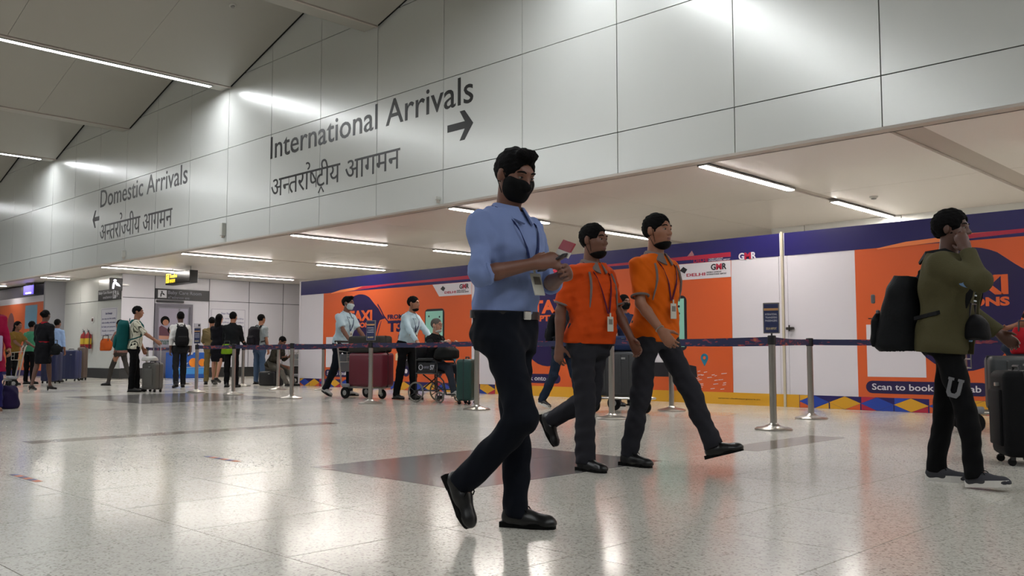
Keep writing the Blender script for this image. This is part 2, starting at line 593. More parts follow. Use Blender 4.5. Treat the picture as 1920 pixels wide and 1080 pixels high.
    for sd, a in arms.items():
        wr, hd, w, n = a['wr'], a['hd'], a['w'], a['n']
        A = a['A']
        f.cone(wr, wr + hd * .035, .026, .030, .012, flat=(n, .62))
        f.cone(wr + hd * .035 , wr + hd * .082, .036, .042, .012, flat=(n, .40))
        cu = A['curl']
        curls = cu if isinstance(cu, (list, tuple)) else [cu] * 4
        for q, (off, ln) in enumerate(((-.031, .062), (-.011, .078), (.010, .084), (.030, .076))):
            p = wr + hd * (.084 - .006 * abs(q - 1.6)) + w * off
            ang = 0.0; c_ = curls[q]
            rr = (.0088, .0082, .0076, .0066) if fine else (.0105, .010, .0092, .0085)
            for k_, (fr, ca) in enumerate(((.45, .75), (.32, 1.1), (.23, .8))):
                ang += c_ * ca
                d = hd * math.cos(ang) + n * math.sin(ang)
                e = p + d * ln * fr
                f.cone(p, e, rr[k_], rr[k_ + 1], .004)
                p = e
        tc_ = A.get('tcurl', .35)
        p = wr + hd * .022 + w * .026 + n * .006
        d = nrm(hd * .62 + w * (.75 - tc_ * .5) + n * (.25 + tc_))
        e = p + d * .046; f.cone(p, e, .0145, .0110, .012)
        d2 = nrm(d + hd * .45 - w * tc_ * .5); f.cone(e, e + d2 * .034, .0105, .0080, .004)
    f.build('body', sk, root)
    # ---- face details
    for sx in (-1, 1):
        mb = MB(); mb2 = MB()
        M_ = Matrix.Translation(Vector(hl(sx * .031, .0805, .004))) @ Matrix(Hd.tolist()).to_4x4() @ Matrix.Diagonal((1.15, 1.0, .62, 1))
        mb.lathe([(.0005, -.0125), (.009, -.0088), (.0125, 0), (.009, .0088), (.0005, .0125)], 10, M_)
        ey = mb.build('eye', EYEW, root)
        M2 = Matrix.Translation(Vector(hl(sx * .031, .0868, .004))) @ Matrix(Hd.tolist()).to_4x4()
        mb2.lathe([(.0005, -.0068), (.0058, -.0048), (.0074, 0), (.0058, .0048), (.0005, .0068)], 8, M2)
        mb2.build('iris', EYED, ey)
        mb = MB(); mb.tube([hl(sx * .015, .0915, .011), hl(sx * .031, .0945, .0125), hl(sx * .046, .086, .009)], [.002, .003, .002], 6)
        mb.build('eyelid', sk, ey)
        mb = MB()
        mb.tube([hl(sx * .014, .0965, .027), hl(sx * .028, .0965, .032), hl(sx * .043, .089, .031), hl(sx * .053, .077, .025)], [.003, .0052, .0045, .002], 6)
        mb.build('eyebrow', g('hair_mat') or BROW, root)
    if g('mask') != 'face':
        mb = MB()
        M_ = Matrix.Translation(Vector(hl(0, .0935, -.0615))) @ Matrix(Hd.tolist()).to_4x4()
        mb.lathe([(.0005, -.010), (.012, -.007), (.0105, -.001), (.0125, .0035), (.0105, .008), (.0005, .009)], 12, M_ @ Matrix.Diagonal((1.75, 1.02, 1, 1)))
        mb.build('lips', LIP, root)
    # ---- hair
    hs = g('hair', 'short')
    hm = g('hair_mat', HAIRB) or HAIRB
    hb = .0055 if fine else .010
    long_ = hs in ('long',)
    f = Field(hc - (.2 if not long_ else .36), hc + .2, hb)
    th = g('hair_th', .009)
    if hs == 'bald':
        f.ell(hl(0, -.018, .004), (.077 + .008, .099 + .006, .078), .01, Hd)
        f.plane(hl(0, 0, .06), Hd @ V3(0, .5, 1))
    else:
        f.ell(hl(0, -.012, .029), (.077 + th * .75, .098 + th, .091 + th), .01, Hd)
        if hs == 'quiff':
            f.ell(hl(0, .055, .105), (.058, .045, .030), .02, Hd)
    f.ell(hl(0, .118, -.044), (.080, .086, .122), .008, Hd, neg=True)
    f.ell(hl(0, .06, -.10), (.09, .075, .09), .01, Hd, neg=True)
    if hs in ('short', 'quiff', 'bald'):
        f.plane(hl(0, -.06, -.055), Hd @ V3(0, .25, -1), .01)
        for sx in (-1, 1): f.ell(hl(sx * .085, .0, -.022), (.022, .028, .040), .006, Hd, neg=True)
    if hs == 'bun':
        f.plane(hl(0, -.06, -.05), Hd @ V3(0, .4, -1), .01)
        f.ell(hl(0, -.12, .03), (.05, .045, .05), .02, Hd)
    if long_:
        f.cone(hl(0, -.055, -.02), hl(0, -.085, -.20), .085, .075, .03, flat=(Hd[:, 1], .55))
        f.cone(hl(0, -.085, -.18), hl(0, -.10, -.30), .075, .05, .03, flat=(Hd[:, 1], .5))
    f.folds(.0028 if fine else .003, 5, 5.5, 10)
    f.build('hair', hm, root)
    # ---- clothing
    TT = [(z, a + .018 + g('wide', 0), b + .016 + g('belly', 0) * math.exp(-((z - .12) / .13) ** 2) * .5, c + g('belly', 0) * math.exp(-((z - .12) / .13) ** 2) * .5) for z, a, b, c in TORSO]
    J['TT'] = TT
    tm = g('trousers'); sm = g('shirt')
    hem = g('hem', .02)                     # shirt hem above pelvis centre (local z)
    if tm:
        pts = np.array([q for l in legs.values() for q in l[:3]] + [P + V3(0, 0, .12)])
        f = Field(pts.min(0) - .15, pts.max(0) + .15, h)
        tk = -.006 if g('tuck', False) else -.008
        tr = [(z, a + tk, b + tk, c - (0 if g('tuck', False) else (c * .0))) for z, a, b, c in TT if z < .13]
        f.loft(P, S if g('pelvis') is None else S, tr, .03)
        wd = g('legw', 1.0)
        for l in legs.values():
            sx = l[5]
            f.cone(l[0] + V3(0, -.004, .02), l[1], .084 * wd, .070 * wd, .06)
            dirv = nrm(l[2] - l[1])
            end = l[2] + dirv * g('cuff', .03)
            f.cone(l[1], end, .069 * wd, g('cuffw', .058), .02, cap1=True)
        f.folds(g('tfold', .0055), 11 + g('seed', 0), .8)
        f.folds(g('tfold', .0055) * .5, 51 + g('seed', 0), 1.9)
        f.plane(P + S @ V3(0, 0, g('twaist', .045 if g('tuck', False) else .09)), S[:, 2])
        f.build('trousers', tm, root)
    if sm:
        f = Field(lo, hi, h)
        T1 = [t for t in TT]
        if g('tuck', False) and tm:
            T1 = [(z, a + .006, b + .008, c) if .05 < z < .2 else (z, a - .004, b - .004, c) if z < .05 else (z, a, b, c) for z, a, b, c in TT]
        elif tm:
            T1 = [(z, a + .012, b + .012, c) if z < .04 else (z, a, b, c) for z, a, b, c in TT]
        if g('skirt'):                      # dress or long tunic: (length below pelvis centre, half width)
            Ls, Ws = g('skirt')
            f.loft(P, np.eye(3) if abs(lean) < .3 else S, [(-Ls, Ws, Ws * .8, 0), (-Ls * .5, (Ws + .18) / 2 + .01, (Ws * .8 + .13) / 2, 0), (.0, .18, .135, 0), (.1, .16, .12, 0)], .03)
        f.loft(P, S, T1, .02)
        for a in arms.values():
            f.cone(neck - S[:, 2] * .058, a['sh'] - S[:, 2] * .006, .056, .050, .04)
            sl = g('sleeve', 'short')
            if sl == 'none': continue
            if sl == 'short':
                e = a['sh'] + (a['el'] - a['sh']) * g('slen', .78)
                f.cone(a['sh'] - V3(0, 0, .008), e, .054, .060, .045, cap1=True)
            elif sl == 'rolled':
                f.cone(a['sh'] - V3(0, 0, .008), a['el'], .052, .048, .04)
                e = a['el'] + a['fd'] * .05
                f.cone(a['el'], e, .048, .046, .01, cap1=True)
            else:
                f.cone(a['sh'] - V3(0, 0, .008), a['el'], .054 * g('slw', 1), .051 * g('slw', 1), .045)
                f.cone(a['el'], a['wr'] - a['fd'] * .01, .054 * g('slw', 1), .037 * g('slw', 1), .015, cap1=True)
        f.folds(g('sfold', .0055), 3 + g('seed', 0), .8)
        f.folds(g('sfold', .0055) * .5, 43 + g('seed', 0), 2.0)
        f.cone(neck - S[:, 2] * .02, neck + S[:, 2] * .12, .064, .09, .004, neg=True)
        if not g('skirt'):
            f.plane(P + S @ V3(0, 0, hem), -S[:, 2], lo=P - .32, hi=P + .32 + V3(0, 0, -.1) if g('armfree') else P + .30)
        so = f.build('shirt', sm, root) if not g('skirt') else f.build('dress', sm, root)
        J['shirt'] = so
        if sl == 'rolled' and g('cuffm', True):
            for a in arms.values():
                mb = MB()
                e = a['el'] + a['fd'] * .035
                u = nrm(np.cross(a['fd'], V3(0, .3, 1))); v_ = np.cross(a['fd'], u)
                mb.tube([e + (u * math.cos(t) + v_ * math.sin(t)) * .043 for t in np.linspace(0, 6.283, 17)[:-1]], .0105, 8, closed=True)
                mb.build('cuff', sm, root)
        if g('cuff_trim') and sl == 'short':
            for a in arms.values():
                mb = MB()
                d = nrm(a['el'] - a['sh']); e = a['sh'] + (a['el'] - a['sh']) * (g('slen', .78) - .02)
                u = nrm(np.cross(d, V3(0, .3, 1))); v_ = np.cross(d, u)
                mb.tube([e + (u * math.cos(t) + v_ * math.sin(t)) * g('trimr', .058) for t in np.linspace(0, 6.283, 17)[:-1]], .0085, 8, closed=True)
                mb.build('sleeve_trim', g('cuff_trim'), root)
        if g('collar'):
            cm = g('collar') if not isinstance(g('collar'), bool) else sm
            mb = MB()
            vs = []; fs = []
            N = 20
            for i in range(N + 1):
                t = R(14) + (2 * math.pi - R(28)) * i / N     # open at the front
                x, y = math.sin(t), math.cos(t)
                fr = max(0, y)
                for (r_, dz) in ((.064, .036), (.070, .038), (.094 + .02 * fr, -.006 - .04 * fr ** 3), (.088 + .02 * fr, -.012 - .04 * fr ** 3)):
                    vs.append(neck + S @ V3(x * r_, y * r_ * (1 + .25 * fr), dz - .005 - .022 * fr))
            for i in range(N):
                for k_ in range(4):
                    fs.append((i*4 + k_, i*4 + (k_+1) % 4, (i+1)*4 + (k_+1) % 4, (i+1)*4 + k_))
            mb.smooth = True
            mb.add(vs, fs + [(0, 1, 2, 3), (N*4 + 3, N*4 + 2, N*4 + 1, N*4)])
            mb.build('collar', cm, root)
    if g('jacket'):
        jm = g('jacket'); e_ = .036
        f = Field(lo - .03, hi + .03, h)
        f.loft(P, S, [(z, a + e_, b + e_, c) for z, a, b, c in TT], .02)
        for a in arms.values():
            f.cone(neck - S[:, 2] * .05, a['sh'], .066, .064, .04)
            f.cone(a['sh'], a['el'], .072, .068, .04)
            f.cone(a['el'], a['wr'] - a['fd'] * .02, .068, .046, .02, cap1=True)
        f.folds(.006, 21 + g('seed', 0), .7)
        f.cone(neck - S[:, 2] * .03, neck + S[:, 2] * .14, .070, .10, .004, neg=True)
        jo = g('jopen', .075)
        c1 = P + S @ V3(g('jshift', 0), .18, -.25); c2 = P + S @ V3(g('jshift', 0), .18, .56)
        X, Y, Z = f.grid((slice(None),) * 3)
        lx = (X - P[0]) * S[0, 0] + (Y - P[1]) * S[1, 0] + (Z - P[2]) * S[2, 0]
        ly = (X - P[0]) * S[0, 1] + (Y - P[1]) * S[1, 1] + (Z - P[2]) * S[2, 1]
        lz = (X - P[0]) * S[0, 2] + (Y - P[1]) * S[1, 2] + (Z - P[2]) * S[2, 2]
        slot = np.maximum(np.maximum(np.abs(lx) - jo * np.clip(.5 - lz, .45, 1), .03 - ly), ly - .24)
        for a in arms.values():                      # never cut the sleeves
            d_ = a['wr'] - a['el']; L2_ = float(d_ @ d_)
            t_ = np.clip(((X - a['el'][0]) * d_[0] + (Y - a['el'][1]) * d_[1] + (Z - a['el'][2]) * d_[2]) / L2_, 0, 1)
            dd_ = np.sqrt((X - a['el'][0] - t_ * d_[0]) ** 2 + (Y - a['el'][1] - t_ * d_[1]) ** 2 + (Z - a['el'][2] - t_ * d_[2]) ** 2)
            slot = np.maximum(slot, .085 - dd_)
        f.val = np.maximum(f.val, -slot.astype(np.float32))
        f.plane(P + S @ V3(0, 0, g('jhem', -.10)), -S[:, 2], lo=P - .36, hi=P + V3(.36, .36, .02))
        f.build('jacket', jm, root)
    def front(x, z, off=.012):
        a_, b_, c_ = section(z, TT)
        q = max(0, 1 - min(1, abs(x) / a_) ** 2.3) ** (1 / 2.3)
        return P + S @ V3(x, c_ + b_ * q + off, z)
    J['front'] = front
    # ---- shoes
    st, shm, som = g('shoes', ('oxford', BLACKL, SOLEB))
    um, sm_, lm = shoe_meshes(st, fine)
    for l in legs.values():
        M_ = Matrix.Translation(Vector(l[2])) @ Matrix(l[3].tolist()).to_4x4()
        if l[5] < 0: M_ = M_ @ Matrix.Diagonal((-1, 1, 1, 1))
        u = link('shoe', clone_mesh(um, shm), None, root); u.matrix_local = M_
        v = link('sole', clone_mesh(sm_, som), None, u)
        if lm: link('laces', clone_mesh(lm, g('lace_mat', SOLEB)), None, u)['kind'] = 'stuff'
        if st == 'pump':
            b = MB(); b.tube([(0, -.045, -.075), (0, -.05, -.125)], [.018, .008], 8); b.build('heel', som, u)
    # ---- extras
    if g('belt'):
        mb = MB()
        zb = g('beltz', .030)
        a_, b_, c_ = section(zb, TT)
        pts = []
        N = 28
        for i in range(N):
            t = 2 * math.pi * i / N
            pts.append((math.copysign(abs(math.cos(t)) ** (2/2.3), math.cos(t)) * (a_ + .001), c_ + math.copysign(abs(math.sin(t)) ** (2/2.3), math.sin(t)) * (b_ + .003)))
        vs = [P + S @ V3(x, y, zb - .018) for x, y in pts] + [P + S @ V3(x, y, zb + .018) for x, y in pts] + [P + S @ V3(x*.9, y*.9, zb + .018) for x, y in pts] + [P + S @ V3(x*.9, y*.9, zb - .018) for x, y in pts]
        fs = [(r_*N + i, r_*N + (i+1) % N, ((r_+1) % 4)*N + (i+1) % N, ((r_+1) % 4)*N + i) for r_ in range(4) for i in range(N)]
        mb.smooth = True
        mb.add(vs, fs)
        bo = mb.build('belt', g('belt'), root)
        q = P + S @ V3(0, c_ + b_ + .007, zb)
        mb = MB(); mb.rbox(-.026, .026, -.006, .006, -.02, .02, .004, 1, Matrix.Translation(Vector(q)) @ Matrix(S.tolist()).to_4x4())
        mb.build('buckle', mat('buckle_steel', 'b8b8b8', .25, 1), bo)
    if g('lanyard'):
        lm_ = g('lanyard')
        zl = g('lanz', .24)
        mb = MB()
        def sidepts(sx):
            pts = [neck + S @ V3(sx * .035, -.075, .02), neck + S @ V3(sx * .072, -.03, .012), neck + S @ V3(sx * .084, .015, .0)]
            for t in np.linspace(0.05, 1, 9):
                x = sx * (.080 * (1 - t) + .006 * t); z = .452 * (1 - t) + zl * t
                pts.append(front(x, z, .010))
            return pts
        pts = sidepts(-1)[::-1] + sidepts(1)
        vs = []; fs = []
        for i_, p in enumerate(pts):
            q_ = abs(i_ - (len(pts) - 1) / 2) / (len(pts) / 2)
            w_ = (S[:, 0] * q_ + S[:, 1] * (1 - q_) * np.sign(i_ - len(pts) / 2 + .5) * 0 + V3(0, 0, 1) * (1 - q_)) ; w_ = nrm(w_) * .008
            nn = nrm(np.cross(w_, pts[min(i_ + 1, len(pts) - 1)] - pts[max(i_ - 1, 0)])) * .0025
            vs += [p - w_, p + w_, p + w_ + nn, p - w_ + nn]
        for i_ in range(len(pts) - 1):
            for k_ in range(4):
                fs.append((i_*4 + k_, i_*4 + (k_+1) % 4, (i_+1)*4 + (k_+1) % 4, (i_+1)*4 + k_))
        mb.add(vs, fs + [(0, 1, 2, 3), (len(vs)-4, len(vs)-1, len(vs)-2, len(vs)-3)])
        lo_ = mb.build('lanyard', lm_, root)
        p = front(0, zl, .014)
        sw = g('badge_swing', (0, 0))
        bw = g('badge_w', .030)
        dd = nrm(V3(sw[0], sw[1], -1))
        Bz = -dd; By = nrm(S[:, 1] - Bz * (S[:, 1] @ Bz)); Bx = np.cross(By, Bz)
        BM = Matrix(np.stack([Bx, By, Bz], 1).tolist()).to_4x4()
        BM = Matrix.Translation(Vector(p + By * .012)) @ BM
        mb = MB(); mb.rbox(-bw, bw, -.003, .003, -.125, -.02, .003, 1, BM); mb.box(-.006, .006, -.002, .002, -.021, .006, BM)
        bo = mb.build('badge', mat('badge_card', 'b9b8ac', .35), lo_)
        mb = MB(); mb.box(-bw*.62, bw*.62, .003, .0042, -.075, -.038, BM)
        mb.build('photo', mat('badge_photo', '6f6a62', .5), bo)
    mk = g('mask')
    if mk:
        mm = g('mask_mat', mat('mask_black', '0b0b0c', .7))
        f = Field(hc - .2, hc + .18, hb)
        e_ = .007
        f.ell(hl(0, .028, -.028), (.064 * fw_ + e_, .068 + e_, .086 + e_), .03, Hd)
        f.ell(hl(0, .046, -.078), (.046 * fw_ + e_, .043 + e_, .040 + e_), .03, Hd)
        for sx in (-1, 1): f.ell(hl(sx * .036, .056, -.03), (.03 + e_, .03 + e_, .03 + e_), .02, Hd)
        if mk == 'face':
            f.cone(hl(0, .094, -.008), hl(0, .112, -.035), .009, .018, .03)
            f.plane(hl(0, .1, -.006), Hd @ V3(0, .25, 1), .004)
            f.plane(hl(0, .015, 0), Hd @ V3(0, -1, .15), .004)
            f.plane(hl(0, 0, -.115), Hd @ V3(0, 0, -1), .004)
        else:
            f.ell(hl(0, .035, -.09), (.062, .065, .045), .02, Hd)
            f.plane(hl(0, .1, -.078), Hd @ V3(0, -.25, 1), .004)
            f.plane(hl(0, -.005, 0), Hd @ V3(0, -1, .1), .004)
            f.plane(hl(0, 0, -.135), Hd @ V3(0, 0, -1), .004)
        mo = f.build('mask', mm, root)
        for sx in (-1, 1):
            mb = MB()
            y0 = .03; z0, z1 = (-.02, -.085) if mk == 'face' else (-.085, -.11)
            mb.tube([hl(sx * .069, .03, z0), hl(sx * .079, .012, .012), hl(sx * .083, -.024, .01), hl(sx * .083, -.024, -.02), hl(sx * .068, .02, z1)], .0022, 5)
            mb.build('ear_loop', mm, mo)
    if g('glasses'):
        mb = MB()
        for sx in (-1, 1):
            mb.tube([hl(sx * .033 + .021 * math.cos(t), .103, .005 + .016 * math.sin(t)) for t in np.linspace(0, 6.283, 15)[:-1]], .0024, 6, closed=True)
            mb.tube([hl(sx * .054, .102, .008), hl(sx * .075, .05, .010), hl(sx * .082, -.01, .008)], .0024, 6)
        mb.tube([hl(-.012, .106, .008), hl(.012, .106, .008)], .0024, 6)
        mb.build('glasses', mat('glasses_frame', '17120f', .3), root)
    # local -> world helper
    J['w'] = lambda p: Matrix.Translation(Vector((loc[0], loc[1], g('z', 0.0)))) @ Matrix.Rotation(rotz, 4, 'Z') @ (Vector(p) * s)
    J['rotz'] = rotz
    return J
# ------------------------------------------------------------------ the hall
def struct(name, mb_or_obj, m=None, parent=None):
    o = mb_or_obj.build(name, m, parent) if isinstance(mb_or_obj, MB) else mb_or_obj
    o['kind'] = 'structure'
    return o
def terrazzo(name, light, mid, dark, rough):
    m = bpy.data.materials.new(name); m.use_nodes = True
    nt = m.node_tree; b = nt.nodes['Principled BSDF']
    geo = nt.nodes.new('ShaderNodeNewGeometry')
    v = nt.nodes.new('ShaderNodeTexVoronoi'); v.inputs['Scale'].default_value = 115
    nt.links.new(geo.outputs['Position'], v.inputs['Vector'])
    sep = nt.nodes.new('ShaderNodeSeparateColor')
    nt.links.new(v.outputs['Color'], sep.inputs[0])
    ramp = nt.nodes.new('ShaderNodeValToRGB')
    cr = ramp.color_ramp
    cr.elements[0].position = 0.0; cr.elements[0].color = srgb(dark) + (1,)
    cr.elements[1].position = 1.0; cr.elements[1].color = srgb(light) + (1,)
    for pos, c in ((.10, dark), (.14, mid), (.55, mid), (.62, light)):
        e = cr.elements.new(pos); e.color = srgb(c) + (1,)
    nt.links.new(sep.outputs[0], ramp.inputs[0])
    n = nt.nodes.new('ShaderNodeTexNoise'); n.inputs['Scale'].default_value = .55; n.inputs['Detail'].default_value = 3
    nt.links.new(geo.outputs['Position'], n.inputs['Vector'])
    mx = nt.nodes.new('ShaderNodeMix'); mx.data_type = 'RGBA'; mx.blend_type = 'MULTIPLY'; mx.inputs[0].default_value = .25
    nt.links.new(ramp.outputs[0], mx.inputs[6]); nt.links.new(n.outputs['Fac'], mx.inputs[7])
    nt.links.new(mx.outputs[2], b.inputs['Base Color'])
    mr = nt.nodes.new('ShaderNodeMapRange'); mr.inputs[3].default_value = rough * .75; mr.inputs[4].default_value = rough * 1.35
    nt.links.new(n.outputs['Fac'], mr.inputs[0]); nt.links.new(mr.outputs[0], b.inputs['Roughness'])
    b.inputs['Specular IOR Level'].default_value = .4
    MATS[name] = m
    return m
TERR = terrazzo('terrazzo_light', 'd4d0c6', 'c8c4b9', 'a09d94', .15)
TERD = terrazzo('terrazzo_grey', '85827e', '757270', '5b5958', .15)
TERB = terrazzo('terrazzo_brown', '9a8f82', '8b8074', '6b635b', .15)
JOINT = mat('tile_joint', '6f6c66', .7)
PANEL = mat('white_panel', 'd0d2ce', .25, metal=.17, spec=.5, var=.015, vscale=.7)
PANELB = mat('panel_joint', '1d1d1d', .8)
CEILU = mat('ceiling_panel', 'a09d94', .5)
CEILL = mat('low_ceiling_panel', 'd9d2ca', .38, spec=.5)
CEILT = mat('low_ceiling_trim', 'b8afa6', .6)
GREYP = mat('grey_panel', 'b9b8c0', .25)
BASED = mat('dark_skirting', '2a2a2b', .4)
EMU = mat('strip_diffuser', 'f9fcff', .4, emit=UPPER_LIGHT)
EML = mat('low_strip_diffuser', 'fff8f0', .4, emit=LOWER_LIGHT)
ALU = mat('aluminium', 'b6b6b4', .35, 1)
# floor: bed plus tiles; the tiles that show largest are single parts, the rest one part
mb = MB(); mb.box(-76, 14, -12, 26, -.25, -.006)
floor = struct('floor', mb, JOINT)
PX, PY, X0, Y0 = .79, .83, -3.17, 1.975
cand = []
fwd = Vector((-math.sin(R(44.32)), math.cos(R(44.32)), 0)); rgt = Vector((math.cos(R(44.32)), math.sin(R(44.32)), 0))
for i in range(-87, 20):
    for j in range(-16, 27):
        x = X0 + (i + .5) * PX; y = Y0 + (j + .5) * PY
        if not (-75.5 < x < 13.5 and -11.5 < y < 25.5): continue
        d = Vector((x, y, 0)).dot(fwd); l = Vector((x, y, 0)).dot(rgt)
        vis = d > 2.6 and abs(l) < d * .58 + .7 and y < 12.8
        cand.append((0 if vis else 1, d if vis else 0, i, j))
cand.sort()
tm_ = []
for m in (TERR,):
    t = MB(); e = .0022
    t.box(-PX/2 + e, PX/2 - e, -PY/2 + e, PY/2 - e, -.006, 0)
    me = t.mesh('tile'); me.materials.append(m); tm_.append(me)
rest = MB()
for q, (inv, d, i, j) in enumerate(cand):
    x = X0 + (i + .5) * PX; y = Y0 + (j + .5) * PY
    if q < 300 and not inv:
        o = link('tile', tm_[0], None, floor); o.location = (x, y, 0)
    else:
        rest.box(x - PX/2 + e, x + PX/2 - e, y - PY/2 + e, y + PY/2 - e, -.006, 0)
o = rest.build('tile_field', TERR, floor); o['kind'] = 'stuff'
# long narrow brown inlay set in the tiles, and small floor stickers
for (a, b, c, d, m) in ((-9.05, -8.76, 2.83, 6.13, TERB), (-4.17, -3.80, 6.78, 8.47, TERB)):
    mb = MB(); mb.box(a, b, c, d, -.003, .0008); mb.build('inlay_strip', m, floor)
for (a, b, c, d) in ((-5.56, -4.772, 3.64, 5.70), (-4.768, -3.98, 3.64, 5.70), (-17.9, -16.2, 6.3, 9.0), (-16.195, -14.5, 6.3, 9.0)):
    mb = MB(); mb.box(a, b, c, d, -.003, .0008); mb.build('inlay_slab', TERD, floor)
for (x, y, lb) in ((-6.46, 3.44, 'thin orange and navy distance sticker beside the dark grey floor inlay'), (-6.38, 2.03, 'thin faded distance sticker lying alone on the pale floor')):
    t_ = thing('floor_sticker', lb, 'sticker', (x, y, .0009), 0)
    for k in range(6):
        mb = MB(); mb.box(-.25 + k * .083, -.25 + (k + 1) * .083, -.022, .022, 0, .0012)
        mb.build('stripe', mat('sticker_orange', 'b5694a', .5) if k % 2 else mat('sticker_navy', '3a3a66', .5), t_)
# bulkhead of white panels above the opening
YB = 10.37
ZC = 3.43
mb = MB(); mb.box(-76, 14, YB + .03, YB + .33, 3.43, 9.6)
wall = struct('wall_front', mb, PANELB)
zs = [3.43, 4.035, 5.66, 7.32, 9.4]
pw = 1.925
pm = {}
for k in range(4):
    t = MB(); g_ = .007
    t.box(g_, pw - g_, 0, .034, g_ if k else 0, zs[k+1] - zs[k] - g_)
    pm[k] = t.mesh('panel'); pm[k].materials.append(PANEL)
for c in range(-37, 9):
    for k in range(4):
        o = link('panel', pm[k], None, wall); o.location = (-4.12 + c * pw, YB, zs[k])
        o.rotation_euler = (R(random.uniform(-.03, .03)), 0, R(random.uniform(-.03, .03)))
# lettering on the bulkhead
INK = mat('sign_black', '161616', .35)
def half(ch, keep):
    v, f = glyphs(ch)
    bm = bmesh.new()
    vv = [bm.verts.new((x, y, 0)) for x, y in v]
    for fa in f:
        try: bm.faces.new([vv[i] for i in fa])
        except ValueError: pass
    cutx = v[:, 0].min() + keep * (v[:, 0].max() - v[:, 0].min())
    bmesh.ops.bisect_plane(bm, geom=bm.verts[:] + bm.edges[:] + bm.faces[:], plane_co=(cutx, 0, 0), plane_no=(1, 0, 0), clear_outer=True)
    bm.verts.index_update()
    r = np.array([(q.co.x, q.co.y) for q in bm.verts]), [tuple(q.index for q in fa.verts) for fa in bm.faces]
    bm.free()
    return r
def stroke(pts, w):
    pts = [Vector((a, b)) for a, b in pts]; v = []; f = []
    for i, p in enumerate(pts):
        d = pts[min(i+1, len(pts)-1)] - pts[max(0, i-1)]; d.normalize()
        n = Vector((-d.y, d.x)) * w / 2
        v += [p + n, p - n]
    for i in range(len(pts) - 1): f.append((2*i, 2*i+1, 2*i+3, 2*i+2))
    return np.array([tuple(q) for q in v]), f
def compose(units):
    V = []; F = []; x = 0.0; n = 0
    def put(v, f, dx, dy=0.0):
        nonlocal n
        V.append(v + np.array([dx, dy])); F.extend([tuple(i + n for i in fa) for fa in f]); n += len(v)
    for u in units:
        if u == ' ': x += .30; continue
        if u == 'reph':
            put(*stroke([(x - .06 + .13 * math.cos(t) - .05, .80 + .11 * math.sin(t)) for t in np.linspace(-1.4, 2.2, 10)][::-1], .062), 0); continue
        if u == 'caret':
            put(*stroke([(x - .62, -.22), (x - .47, -.02), (x - .32, -.22)], .06), 0); continue
        v, f = half(u[0], u[1]) if isinstance(u, tuple) else glyphs(u)
        put(v, f, x - v[:, 0].min() - .012)
        x += v[:, 0].max() - v[:, 0].min() - .02
    return np.concatenate(V), F
def wall_print(name, v, f, box, M, parent, m, depth=.003):
    w = fit(v, *box)
    mb = MB(); n = len(w)
    vs = [M @ Vector((x, y, depth)) for x, y in w] + [M @ Vector((x, y, 0)) for x, y in w]
    cnt = set((fa[i], fa[(i+1) % len(fa)]) for fa in f for i in range(len(fa)))
    mb.add(vs, list(f) + [(b, a, a + n, b + n) for (a, b) in cnt if (b, a) not in cnt])
    return mb.build(name, m, parent)
MBULK = Matrix.Translation((0, YB - .001, 0)) @ WALLM
print_text('lettering', 'International Arrivals', INK, (-17.61, -11.05, 5.10, 5.60), MBULK, .003, wall, bold=.004)
print_text('lettering', 'Domestic Arrivals', INK, (-27.1, -21.57, 5.10, 5.62), MBULK, .003, wall, bold=.004)
v, f = compose(['अ', ('न', .70), 'त', 'रा', 'reph', ('ष', .74), 'टी', 'caret', 'य', ' ', 'आगमन'])
wall_print('lettering', v, f, (-17.55, -13.03, 4.10, 4.82), MBULK, wall, INK)
v, f = compose(['अ', ('न', .70), 'त', 'रा', 'reph', ('ज', .70), 'यी', 'य', ' ', 'आगमन'])
wall_print('lettering', v, f, (-27.06, -22.37, 4.10, 4.80), MBULK, wall, INK)
def arrow(x, z, sgn, L=.70, w=.065, hh=.26):
    o_ = [(-L/2, -w), (L*.18, -w), (-L*.02, -hh), (L*.17, -hh), (L/2, 0), (L*.17, hh), (-L*.02, hh), (L*.18, w), (-L/2, w)]
    o_ = [(x + sgn * a, z + b) for a, b in o_]
    if sgn < 0: o_ = o_[::-1]
    mb = MB(); mb.prism(o_, 0, .003, MBULK); mb.build('arrow_mark', INK, wall)
arrow(-11.38, 4.74, 1, .66); arrow(-27.4, 4.80, -1, .50)
# shallow lip under the bulkhead, low ceiling
mb = MB(); mb.box(-76, 14, YB + .002, YB + .16, 3.395, 3.43)
struct('trim_1', mb, CEILT)
mb = MB(); mb.box(-76, 14, YB + .04, 26, 3.485, 3.68)
lowc = struct('ceiling_low', mb, PANELB)
xs_ = [-6.72 + 5.2 * k for k in range(-13, 5)]
ys_ = [(YB + .16, 14.0), (14.01, 18.2), (18.21, 26)]
for i, x in enumerate(xs_[:-1]):
    for (a, b) in ((x + .09, x + 2.597), (x + 2.603, xs_[i+1] - .09)):
        if abs(x - (-6.72)) < .1 and a < -6: a, b = x + .09, x + 2.55
        elif abs(x - (-6.72)) < .1: a, b = x + 2.94, xs_[i+1] - .09
        for (c, d) in ys_:
            t = MB(); t.box(a, b, c, d, 3.43, 3.49); t.build('panel', CEILL, lowc)
for x in xs_:                                    # recessed channel of each light line
    t = MB(); t.box(x - .088, x + .088, YB + .16, 26, 3.455, 3.49); t.build('light_channel', CEILT, lowc)
t = MB(); t.box(-6.72 + 2.555, -6.72 + 2.935, YB + .16, 26, 3.465, 3.49); t.build('shadow_gap', CEILT, lowc)
